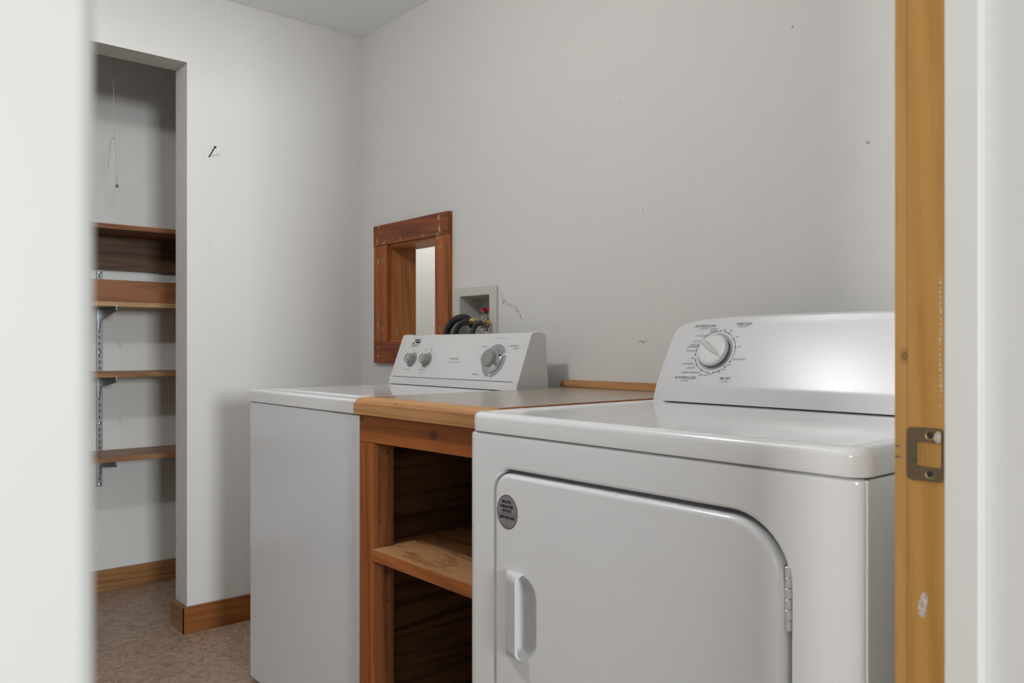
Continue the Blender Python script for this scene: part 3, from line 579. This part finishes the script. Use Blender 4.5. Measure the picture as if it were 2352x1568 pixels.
WT = [('heavy duty', -2.0359, 0.9791, 0.0426, 0.0092, 0.6), ('3 TEMP. COMBINATIONS', -2.037, 0.9678, 0.0708, 0.0026, 0.8), ('normal', -1.9047, 1.0176, 0.0269, 0.0047, -0.1), ('permanent', -1.7672, 1.0181, 0.0394, 0.0060, -0.1), ('press', -1.7566, 1.0104, 0.0191, 0.0055, 0.1), ('delicate', -1.9108, 0.934, 0.0271, 0.0055, 1.5), ('pull start / push stop', -1.837, 1.0419, 0.0537, 0.0040, -0.5), ('load size', -2.2826, 0.9405, 0.0294, 0.0045, 1.3), ('temperature', -2.1962, 0.9408, 0.0425, 0.0050, 1.3), ('hot', -2.1965, 0.9326, 0.0111, 0.0038, 1.4), ('cold', -2.1975, 0.9262, 0.0103, 0.0038, 1.5), ('medium', -2.2791, 1.0048, 0.0165, 0.0029, 0.2), ('large', -2.2506, 0.9988, 0.0112, 0.0032, 0.3), ('cold', -2.2087, 1.0076, 0.0105, 0.0030, 0.1), ('cold', -2.2057, 1.0033, 0.0092, 0.0030, 0.2), ('warm', -2.1778, 1.0087, 0.0136, 0.0027, 0.1), ('cold', -2.1768, 1.0032, 0.0111, 0.0030, 0.2), ('warm', -2.1527, 0.9945, 0.0087, 0.0025, 0.3), ('warm', -2.1529, 0.9886, 0.0089, 0.0025, 0.4), ('10', -1.8342, 1.0305, 0.007, 0.0026, -0.3), ('8', -1.8008, 1.0203, 0.0036, 0.0028, -0.1), ('off', -1.7902, 1.0055, 0.0062, 0.0026, 0.1), ('Regular', -1.7806, 0.9997, 0.012, 0.0028, 0.2), ('10', -1.7792, 0.9873, 0.0058, 0.0026, 0.5), ('off', -1.8828, 1.0154, 0.0076, 0.0026, 0.0), ('rinse', -1.9073, 0.9794, 0.0136, 0.0026, 0.7), ('off', -1.835, 0.9231, 0.0066, 0.0026, 1.7), ('6', -1.8185, 0.9357, 0.0036, 0.0028, 1.5), ('4', -1.8814, 0.9448, 0.0038, 0.0028, 1.3), ('spin', -1.8565, 0.9354, 0.0101, 0.0028, 1.5), ('soak', -1.8541, 0.9304, 0.012, 0.0024, 1.6)]
for s, x, z, w_, h_, a in WT:
    text('lettering', s, 'ink_grey', wa, panelW(x, z, 0.0004), w_, h_, 0.25)
# emblem
m = panelW(-2.2755, 1.0357, 0.0004)
bm = bmesh.new(); lo = lambda p: m @ Vector((p[0] + p[1] * 0.35, p[1], 0))
E_ = 0.0215
def poly(pts): bm.faces.new([bm.verts.new(lo(p)) for p in pts])
poly([(-E_, 0.0085), (-E_ * 0.45, 0.0085), (-E_ * 0.95, 0.0030), (-E_, 0.0010)])
poly([(E_, 0.0085), (E_ * 0.62, 0.0085), (E_ * 0.9, 0.0060), (E_, 0.0040)])
poly([(-E_, -0.0100), (-E_, -0.0030), (-E_ * 0.62, -0.0068), (-E_ * 0.25, -0.0100)])
poly([(0.0006 + 0.0145 * math.cos(2 * math.pi * i / 24), 0.0042 + 0.0026 * math.sin(2 * math.pi * i / 24)) for i in range(24)])
poly([(-0.0150, -0.0002), (0.0150, -0.0002), (0.0205, 0.0018), (0.0212, -0.0085), (0.0090, -0.0085), (-0.0020, -0.0068), (-0.0105, -0.0042)])
link('emblem', bm, 'ink', wa, smooth=0)
text('lettering', 'ESTATE', 'ink', wa, panelW(-2.2805, 1.0205, 0.0004), 0.0440, 0.0080, 0.25)

# ================================================================== WOODEN STAND AND WORKTOP
SX0, SX1 = -1.6847, -1.1945
st = thing('work_stand', (-1.44, 1.30, 0), 'open wooden shelf stand of fir boards and plywood between washer and dryer', 'shelf unit')
bm = bmesh.new(); box(bm, SX0, SX1, 0.975, 0.993, 0.7926, 0.8580, 0.0015)
for v in bm.verts:
    if v.co.z < 0.82: v.co.z += 0.009 * (v.co.x - SX0)
link('apron', bm, 'apron_wood', st)
part_box('post', 'post_wood', st, (SX0, -1.6296, 0.975, 0.9925, 0.0, 0.7922), 0.0015)
part_box('post', 'post_wood', st, (-1.232, SX1, 0.975, 0.9925, 0.0, 0.7922), 0.0015)
sd = part_box('stud', 'stud_wood', st, (-1.668, -1.6300, 0.9927, 1.0370, 0.0, 0.855), 0.0015)
part_box('stud', 'stud_wood', st, (-1.225, -1.197, 0.9927, 1.0370, 0.0, 0.855), 0.0015)
part_box('stud', 'stud_wood', st, (-1.668, -1.6300, 1.600, 1.6400, 0.0, 0.855), 0.0015)
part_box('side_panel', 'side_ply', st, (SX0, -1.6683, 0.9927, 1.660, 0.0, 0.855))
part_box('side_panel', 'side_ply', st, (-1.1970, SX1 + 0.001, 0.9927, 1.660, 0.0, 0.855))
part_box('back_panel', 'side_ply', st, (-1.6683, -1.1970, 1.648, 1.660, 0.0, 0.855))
part_box('apron', 'post_wood', st, (-1.6683, -1.1970, 1.600, 1.618, 0.79, 0.858))
bm = bmesh.new(); box(bm, -1.6262, -1.2335, 0.9752, 1.037, 0.5222, 0.5470, 0.001); box(bm, -1.6680, -1.198, 1.0371, 1.599, 0.5222, 0.5470, 0.0); link('shelf', bm, 'shelf_ply', st)
part_box('shelf_edging', 'shelf_edge', st, (-1.6264, -1.2335, 0.9700, 0.9752, 0.5220, 0.5468), 0.001)
for z in (0.765, 0.607, 0.418):
    bm = bmesh.new(); disc_stack(bm, (-1.6303, 1.018 if z != 0.607 else 0.997, z), (1, 0, 0), [(0.0035, 0), (0.0035, 0.0006)], 12)
    link('bolt_hole', bm, 'dark', sd, smooth=0)

wt = thing('worktop', (-1.44, 1.30, 0.858), 'grey-brown laminate worktop with a thick wooden front edge between washer and dryer', 'worktop')
def shear_x(bm):
    for v in bm.verts: v.co.z += 0.006 * (v.co.x + 1.68) * max(0, (0.95 - 0.3 * (v.co.y - 0.95)))
bm = bmesh.new()
pr = [(0.9935, 0.8585), (0.9552, 0.8585), (0.9545, 0.8592), (0.9545, 0.8845), (0.9555, 0.8865), (0.9640, 0.8955), (0.9670, 0.8970), (0.9705, 0.8976), (0.9935, 0.8976)]
cz = lambda z, k: 0.8585 + (z - 0.8585) * k
loft(bm, [[(-1.6820, 0.9740 + (y - 0.974) * 0.75, cz(z, 0.72)) for y, z in pr], [(-1.6800, 0.974 + (y - 0.974) * 0.92, cz(z, 0.86)) for y, z in pr], [(-1.6760, 0.974 + (y - 0.974) * 0.985, cz(z, 0.95)) for y, z in pr], [(-1.6700, y, z) for y, z in pr], [(-1.1905, y, z) for y, z in pr]])
link('front_nosing', bm, 'nosing_wood', wt, smooth=18)
bm = bmesh.new(); box(bm, -1.6800, -1.1940, 0.9937, 1.6790, 0.8585, 0.8972, 0.0006); link('laminate_top', bm, 'laminate', wt)
bm = bmesh.new(); box(bm, -1.1938, -1.1905, 0.9937, 1.6790, 0.8585, 0.8975, 0.0006); link('side_edging', bm, 'post_wood', wt)
bm = bmesh.new(); stack_pts = [[(x, y, z) for y, z in ((1.6795, 0.8980), (1.6795, 0.9130), (1.6815, 0.9172), (1.6860, 0.9185), (1.6990, 0.9185), (1.6990, 0.8980))] for x in (-1.7180, -1.1900)]
pr0 = [(1.6795, 0.8990), (1.6795, 0.9070), (1.6815, 0.9085), (1.6860, 0.9090), (1.6990, 0.9090), (1.6990, 0.8990)]
loft(bm, [[(-1.7290, y, z) for y, z in pr0], [(-1.7265, y, 0.898 + (z - 0.898) * 1.5 if z > 0.9 else 0.898) for y, z in pr0]] + stack_pts)
link('back_strip', bm, 'nosing_wood', wt, smooth=30)

# ================================================================== DRYER
DX0, DX1, DY = -1.1875, -0.4415, 0.920
dr = thing('clothes_dryer', (-0.815, 1.25, 0), 'large white front-loading clothes dryer beside the door, right of the worktop', 'dryer')
HZ = 0.8600
# side and back panels
for x0, x1 in ((DX0 + 0.002, DX0 + 0.014), (DX1 - 0.012, DX1 + 0.0008)):
    part_box('side_panel', 'enamel', dr, (x0, x1, 0.9300, 1.620, 0.02, HZ - 0.002), 0.0022, 4)
    part_box('panel_seam', 'dark', dr, (x0 + 0.004, x1 - 0.0042, 0.9270, 0.9296, 0.03, HZ - 0.004), smooth=0)
part_box('back_panel', 'enamel', dr, (DX0 + 0.0142, DX1 - 0.0122, 1.600, 1.6199, 0.02, HZ - 0.002))
# front panel with the door recess
hx0, hx1, hz0, hz1 = -1.1163, -0.5330, 0.16, 0.8005
rad = [0.05, 0.09, 0.09, 0.042]         # bottom-left, bottom-right, top-right, top-left
def hole(i, n=12): return rrect(hx0 + i, hx1 - i, hz0 + i, hz1 - i, [max(r_ - i, 0.002) for r_ in rad], n)
bm = bmesh.new(); RC = 0.018; RY = 0.0085
FX1 = DX1 - 0.0018
fill2d(bm, [(DX0 + RC, 0.02), (FX1 - RC, 0.02), (FX1 - RC, HZ - 0.008), (DX0 + RC, HZ - 0.008)], [hole(-0.005)], lambda p: (p[0], DY, p[1]))
loft(bm, [[(x, y, z) for x, z in hole(i)] for i, y in ((-0.005, DY), (-0.002, DY + 0.0006), (0.0, DY + 0.002), (0.0012, DY + 0.005), (0.0015, DY + 0.016))], False, False)
def corner(xc, sgn):
    cols = []
    for i in range(9):
        a = R(90 * i / 8); cols.append((xc + sgn * RC * math.sin(a), DY + RY - RY * math.cos(a)))
    return cols
for xc, sgn in ((DX0 + RC, -1), (FX1 - RC, 1)):
    cs = corner(xc, sgn)
    loft(bm, [[(x, y, 0.02), (x, y, HZ - 0.008), (x - sgn * 0.001 * (1 if x != xc else 0), y + 0.0012, HZ - 0.003), (x - sgn * 0.004, y + 0.006, HZ - 0.001)] for x, y in cs], False, False, closed=False)
vs = [[(x, DY, HZ - 0.008), (x, DY + 0.0012, HZ - 0.003), (x, DY + 0.006, HZ - 0.001)] for x in (DX0 + RC, FX1 - RC)]
loft(bm, vs, False, False, closed=False)
bmesh.ops.remove_doubles(bm, verts=bm.verts[:], dist=2e-5)
link('front_panel', bm, 'enamel', dr, smooth=40)
# gap backing, dark grey painted in for the shade around the door
bm = bmesh.new(); loft(bm, [[(x, DY + 0.0155, z) for x, z in hole(-0.002)], [(x, DY + 0.0165, z) for x, z in hole(-0.002)]]); link('door_gap_shade', bm, 'recess', dr, smooth=0)
# top
bm = bmesh.new()
stack(bm, DX0 + 0.0005, DX1 + 0.0015, DY - 0.002, 1.62, 0.026, [(0.004, 0.8600), (0.0006, 0.8612), (0, 0.8640), (0, 0.8850), (0.0016, 0.8905), (0.0060, 0.8945), (0.0125, 0.8962), (0.020, 0.8960), (0.030, 0.8940), (0.040, 0.8925), (0.055, 0.8918)], 8)
link('top', bm, 'enamel_top', dr)
bm = bmesh.new(); stack(bm, DX0 + 0.006, DX1 - 0.006, DY + 0.006, 1.60, 0.02, [(0, 0.856), (0, 0.862)]); link('top_seam', bm, 'dark', dr, smooth=0)
# door
def dl(i, n=12): return rrect(hx0 + 0.0042 + i, hx1 - 0.0085 - i, hz0 + 0.006 + i, hz1 - 0.0085 - i, [max(r_ - 0.006 - i, 0.002) for r_ in rad], n)
PX0, PX1, PZ0, PZ1 = -1.0560, -1.0030, 0.487, 0.6170
def pocket(i, n=8): return rrect(PX0 + i, PX1 - i, PZ0 + i, PZ1 - i, [max(0.012 - i, .001), max(0.026 - i, .002), max(0.032 - i, .002), max(0.012 - i, .001)], n)
DF = DY - 0.0025
bm = bmesh.new()
fill2d(bm, dl(0.0085), [pocket(-0.004)], lambda p: (p[0], DF, p[1]))
loft(bm, [[(x, y, z) for x, z in dl(i)] for i, y in ((0.0085, DF), (0.005, DF + 0.0008), (0.0022, DF + 0.003), (0.0005, DF + 0.0065), (0, DF + 0.011), (0, DF + 0.0175))], False, False)
bmesh.ops.remove_doubles(bm, verts=bm.verts[:], dist=2e-5)
dd = link('door', bm, 'enamel', dr, smooth=40)
hd = thing('handle', (-1.04, DF, 0.55)); hd.parent = dr; hd.matrix_parent_inverse = Matrix.Translation(-Vector(dr.location))
def hlink(name, bm, mat, **k):
    o = link(name, bm, mat, None, **k); o.parent = hd; o.matrix_parent_inverse = Matrix.Translation(-Vector(hd.location)); return o
bm = bmesh.new(); loft(bm, [[(x, y, z) for x, z in pocket(i)] for i, y in ((-0.004, DF), (-0.001, DF + 0.0008), (0.0015, DF + 0.003), (0.004, DF + 0.008), (0.009, DF + 0.013), (0.016, DF + 0.0155))], False, True); hlink('pocket', bm, 'plastic', smooth=60)
# grip: a raised flange over the left half of the pocket
bm = bmesh.new(); loops = []
ks = [0, 0.1, 0.3, 0.55, 0.8, 1.0]; hk = [math.sqrt(1 - (1 - q) ** 2) for q in ks]
zs = [0.4780 + 0.013 * q for q in ks] + [0.52, 0.58] + [0.6240 - 0.013 * q for q in ks[::-1]]
hs = hk + [1, 1] + hk[::-1]
for z, h in zip(zs, hs):
    H_ = 0.0150 * h; xr = -1.0350
    loops.append([(-1.0790, DF + 0.0008, z), (-1.0765, DF - 0.0025 * min(1, h * 3), z), (-1.0720, DF - 0.004 * min(1, h * 3) - H_ * 0.25, z), (-1.0620, DF - 0.004 * min(1, h * 3) - H_ * 0.55, z), (xr - 0.006, DF - 0.003 * min(1, h * 3) - H_ * 0.97, z), (xr, DF - 0.003 * min(1, h * 3) - H_, z), (xr + 0.0006 + 0.004 * (1 - h), DF - 0.0024 - H_ * 0.96, z), (xr + 0.0004 + 0.004 * (1 - h), DF - 0.0005 - H_ * 0.80, z), (xr - 0.0030, DF + 0.0004 - H_ * 0.76, z), (xr - 0.0190, DF + 0.0008 - H_ * 0.2, z)])
loft(bm, loops); hlink('grip', bm, 'plastic', smooth=50)
# hinge
hg = part_box('hinge', 'chrome', dr, (-0.5440, -0.5400, DY + 0.002, DY + 0.012, 0.6590, 0.7400), 0.0)
zz = 0.6590; hgt = 0.0810 / 6
for i in range(6):
    bm = bmesh.new(); r_ = 0.0042 if i % 2 else 0.0039; disc_stack(bm, (-0.5375, DY + 0.0015, zz + i * hgt), (0, 0, 1), [(r_ - 0.0005, 0.0004), (r_, 0.0010), (r_, hgt - 0.0010), (r_ - 0.0005, hgt - 0.0004)], 16); link('hinge_knuckle', bm, 'silver', hg)
# sticker on the door
skr = thing('round_sticker', (-1.076, DF, 0.725)); skr.parent = dr; skr.matrix_parent_inverse = Matrix.Translation(-Vector(dr.location)); skr['label'] = 'silver oval sticker with dark blue print'
def slink(name, bm, mat): 
    o = link(name, bm, mat, None, smooth=0); o.parent = skr; o.matrix_parent_inverse = Matrix.Translation(-Vector(skr.location)); return o
bm = bmesh.new(); bm.faces.new([bm.verts.new((-1.0760 + 0.0278 * math.cos(2 * math.pi * i / 48), DF - 0.0003, 0.7252 + 0.0302 * math.sin(2 * math.pi * i / 48))) for i in range(48)]); slink('border', bm, 'sticker_red')
bm = bmesh.new(); bm.faces.new([bm.verts.new((-1.0760 + 0.0265 * math.cos(2 * math.pi * i / 48), DF - 0.0005, 0.7252 + 0.0289 * math.sin(2 * math.pi * i / 48))) for i in range(48)]); slink('foil', bm, 'sticker')
bm = bmesh.new(); bm.faces.new([bm.verts.new(p) for p in ((-1.0995, DF - 0.0007, 0.7215), (-1.0525, DF - 0.0007, 0.7215), (-1.0525, DF - 0.0007, 0.7222), (-1.0995, DF - 0.0007, 0.7222))]); slink('rule', bm, 'sticker_red')
mS = lambda x, z: Matrix(((1, 0, 0, x), (0, 0, -1, DF - 0.0007), (0, 1, 0, z), (0, 0, 0, 1)))
for s, x, z, w_, h_ in (('REGISTER', -1.0770, 0.7429, 0.0250, 0.0053), ('ENREGISTRER', -1.0765, 0.7348, 0.0348, 0.0055), ('REGISTRE', -1.0763, 0.7272, 0.0244, 0.0052), ('888-900-3381', -1.0755, 0.7158, 0.0406, 0.0058), ('60142', -1.076, 0.7000, 0.0080, 0.0014)):
    text('lettering', s, 'navy', skr, mS(x, z), w_, h_, weight=0.03)
# screw on the door rim
bm = bmesh.new(); disc_stack(bm, (-0.826, DF + 0.003, 0.7925), (0, 0, 1), [(0.0022, 0), (0.0018, 0.0008), (0.0005, 0.001)], 12); link('screw', bm, 'plastic', dr)

# dryer console
KD = 0.425
nD = Vector((0, -1, KD)).normalized()
def pD(x, z, off=0.0): 
    c = Vector((x, 1.45 + KD * (z - 0.895), z)) + nD * off
    return c
def surfD(u, v, eps):                              # point of the face at in-plane offsets from the dial centre
    x, z = CXD + u, CZD + v / math.sqrt(1 + KD * KD)
    return pD(x + 0.62 * bulge(z), z, bulge(z) + eps)
def panelD(x, z, off=0.0, ang=0.0, k=None):
    k = KD if k is None else k; nD = Vector((0, -1, k)).normalized()
    up = Vector((0, k, 1)).normalized(); m = Matrix.Identity(4)
    for i, v in enumerate((Vector((1, 0, 0)), up, nD)):
        for j in range(3): m[j][i] = v[j]
    m.translation = pD(x + 0.62 * max(off, 0), z, off); return m @ Matrix.Rotation(ang, 4, 'Z')
XC = -0.8160
left = [(-1.1868, 0.8940), (-1.1862, 0.905), (-1.1856, 0.918), (-1.1852, 0.924), (-1.1850, 0.932), (-1.1825, 0.975), (-1.1800, 1.012), (-1.1778, 1.036), (-1.1740, 1.0525), (-1.1680, 1.0630), (-1.1575, 1.0700), (-1.1420, 1.0742), (-1.1200, 1.0778), (-1.0900, 1.0808), (-1.0400, 1.0836), (-0.980, 1.0855), (-0.900, 1.0870), (-0.8160, 1.0875)]
dens = []
for (a_, b_) in zip(left[:-1], left[1:]):
    k_ = 6 if b_[1] - a_[1] > 0.02 else (3 if b_[1] - a_[1] > 0.008 else 1)
    dens += [(a_[0] + (b_[0] - a_[0]) * i / k_, a_[1] + (b_[1] - a_[1]) * i / k_) for i in range(k_)]
left = dens + [left[-1]]
outl = left + [(2 * XC - x, z) for x, z in left[-2::-1]]
def cs_(k, kz=None): return [(XC + (x - XC) * k, 0.8940 + (z - 0.8940) * (kz or k)) for x, z in outl]
bm = bmesh.new()
def bulge(z):                                   # upright foot band, then a leaning face
    # wanted depth profile: slope .25 up to z .926, .50 up to 1.0, .43 above
    def want(q):
        return 1.45 + 0.25 * (min(q, 0.926) - 0.894) + (0.466 * (q - 0.926) if q > 0.926 else 0)
    sm = sum(want(z + d_) for d_ in (-0.006, -0.003, 0, 0.003, 0.006)) / 5
    return max(0.0, (1.45 + KD * (z - 0.895) - sm) * 0.92 + 0.0006)
rows = []
# face as grid: rows from scaled outlines towards the centre keep the curved section
for kx, kz, off in ((1.0, 1.0, -0.016), (1.0, 1.0, -0.006), (0.9985, 0.994, -0.0022), (0.995, 0.980, -0.0004), (0.990, 0.965, 0.0)):
    rows.append([pD(x, z, off + bulge(z)) for x, z in cs_(kx, kz)])
loft(bm, rows, False, False, closed=False)
inner = cs_(0.990, 0.965)
# bands across for the face
nb = 22; nmid = len(left) - 1
Lh = inner[:nmid + 1]; Rh = inner[nmid:][::-1]
grid = []
for (xl, z) in Lh:
    xr = 2 * XC - xl
    grid.append([pD(xl + (xr - xl) * j / 24, z, bulge(z)) for j in range(25)])
loft(bm, grid, False, False, closed=False)
bmesh.ops.remove_doubles(bm, verts=bm.verts[:], dist=1e-5)
# back shell
fr = [pD(x, z, -0.016 + bulge(z)) for x, z in outl]
loft(bm, [fr, [Vector((p.x, max(p.y + 0.02, 1.60), p.z)) for p in fr]], False, True, closed=False)
link('console', bm, 'console_plastic', dr, smooth=50)
part_box('console_shadow_gap', 'dark', dr, (DX0 + 0.006, DX1 - 0.006, 1.4540, 1.60, 0.8900, 0.8944), smooth=0)
# dial print
CXD, CZD = -1.0496, 1.0039
offp = lambda z: bulge(z) + 0.0003
def mD(x, z): return panelD(x, z, offp(z))
def arcS(bm, r0, r1, a0, a1, n, eps):
    vs = [[bm.verts.new(surfD(r_ * math.cos(R(a0 + (a1 - a0) * i / n)), r_ * math.sin(R(a0 + (a1 - a0) * i / n)), eps)) for r_ in (r0, r1)] for i in range(n + 1)]
    for a, b in zip(vs[:-1], vs[1:]): bm.faces.new((a[0], a[1], b[1], b[0]))
for a0, a1 in ((88, 146), (155.5, 189.3), (204.4, 264.5), (280.3, 314.9), (331.2, 432.5)):
    bm = bmesh.new(); arcS(bm, 0.0499, 0.0509, a0, a1, 40, 0.0004); link('dial_arc', bm, 'ink', dr, smooth=0)
bm = bmesh.new()
for a in (88.0, 72.5, 61.4, 37.1, 13.0, -28.8, -45.1, -64.9, -79.7, -95.5, -116.5, -140.7, -155.6, -170.7, 177.6, 162.8):
    blob(bm, lambda p: surfD(p[0], p[1], 0.0006), 0.0504 * math.cos(R(a)), 0.0504 * math.sin(R(a)), 0.0017, 0.0017, 0, 12, 0)
link('dial_dots', bm, 'ink', dr, kind='stuff', smooth=0)
bm = bmesh.new(); arcS(bm, 0.030, 0.0440, 0, 360, 60, 0.0004); link('dial_ring', bm, 'grey_print', dr, smooth=0)
# dial knob with raised pointer ridge
m = panelD(CXD, CZD, bulge(CZD), 0.0, 0.46); nK = (m.to_3x3() @ Vector((0, 0, 1))).normalized()
bm = bmesh.new(); disc_stack(bm, m.translation, nK, [(0.0335, 0.001), (0.0335, 0.006)], 48); kn_b = link('dial_gap_shade', bm, 'dark', dr)  # black disc painting the shadow gap under the knob
bm = bmesh.new(); disc_stack(bm, m.translation, nK, [(0.0350, 0.0050), (0.0368, 0.0056), (0.0372, 0.0085), (0.0362, 0.0125), (0.0335, 0.0148), (0.0290, 0.0155), (0.0150, 0.0148), (0.001, 0.0145)], 64); kn = link('dial_knob', bm, 'plastic', dr, smooth=60)
bm = bmesh.new(); loops = []; A = R(146); ca, sa = math.cos(A), math.sin(A)
for i in range(23):
    t_ = i / 22; u = -0.0345 + 0.0785 * t_
    wd = 0.0004 + 0.0082 * math.sin(math.pi * min(1.0, 0.80 * t_ + 0.0)) ** 0.9
    if t_ > 0.8: wd *= 1 - 0.35 * (t_ - 0.8) / 0.2
    hh = 0.0150 + 0.0120 * math.sin(math.pi * (0.06 + 0.80 * t_)) - (0.006 * (t_ - 0.85) / 0.15 if t_ > 0.85 else 0)
    b0 = 0.0130 if t_ < 0.85 else 0.0130 - 0.005 * (t_ - 0.85) / 0.15
    sec = [(-wd, b0), (-wd * 0.72, b0 + (hh - b0) * 0.38), (-wd * 0.22, hh - 0.0006), (0, hh), (wd * 0.22, hh - 0.0006), (wd * 0.72, b0 + (hh - b0) * 0.38), (wd, b0)]
    loops.append([m @ Vector((u * ca - v * sa, u * sa + v * ca, h)) for v, h in sec])
loft(bm, loops); link('pointer_ridge', bm, 'plastic', kn, smooth=60)
DT = [('AUTOMATIC DRY', -1.0916, 1.0625, 0.0585, 0.0062, -1.3), ('HIGH HEAT', -1.0928, 1.0567, 0.0218, 0.0036, -1.1), ('WRINKLE', -1.0672, 1.0555, 0.0196, 0.0037, -1.1), ('PREVENT', -1.068, 1.0505, 0.0204, 0.0037, -1.0), ('TIMED DRY', -0.9922, 1.0651, 0.0398, 0.0062, -1.4), ('HIGH HEAT', -0.9935, 1.0592, 0.0226, 0.0036, -1.2), ('OFF', -1.0402, 1.0526, 0.0091, 0.0037, -1.0), ('60', -1.0213, 1.0506, 0.0061, 0.0037, -1.0), ('40', -1.0019, 1.037, 0.006, 0.0036, -0.6), ('20', -0.9923, 1.015, 0.006, 0.0036, 0.0), ('COOL DOWN', -0.9842, 0.9875, 0.0307, 0.0036, 0.7), ('OFF', -1.0067, 0.9752, 0.0092, 0.0036, 1.0), ('20', -1.0142, 0.9647, 0.006, 0.0036, 1.3), ('10', -1.0254, 0.9581, 0.0057, 0.0036, 1.5), ('OFF', -1.0482, 0.9539, 0.0093, 0.0036, 1.6), ('AIR DRY', -1.0069, 0.9463, 0.028, 0.0062, 1.8), ('NO HEAT', -1.0071, 0.9396, 0.018, 0.0035, 2.0), ('VERY DRY', -1.0653, 0.9517, 0.0222, 0.0037, 1.6), ('ENERGY PREFERRED', -1.0992, 0.9568, 0.0472, 0.0037, 1.5), ('LESS DRY', -1.1025, 0.967, 0.0217, 0.0037, 1.2), ('COOL DOWN', -1.1135, 0.9765, 0.0315, 0.0037, 1.0), ('OFF', -1.1043, 0.9883, 0.0092, 0.0037, 0.7), ('VERY DRY', -1.1153, 1.0055, 0.0224, 0.0037, 0.2), ('PREFERRED', -1.1138, 1.0149, 0.0271, 0.0037, 0.0), ('ENERGY', -1.1097, 1.0194, 0.0188, 0.0037, -0.1), ('LESS DRY', -1.1053, 1.0275, 0.0212, 0.0037, -0.4), ('COOL DOWN', -1.0972, 1.0399, 0.0313, 0.0037, -0.7), ('AUTOMATIC DRY', -1.1104, 0.9451, 0.0593, 0.0063, 1.8), ('LOW HEAT', -1.1105, 0.9385, 0.0213, 0.0036, 2.0)]
for s, x, z, w_, h_, a in DT:
    text('lettering', s, 'ink' if h_ > 0.005 else 'ink_grey', dr, panelD(x, z, bulge(z) + 0.0005), w_, h_, 0.22)
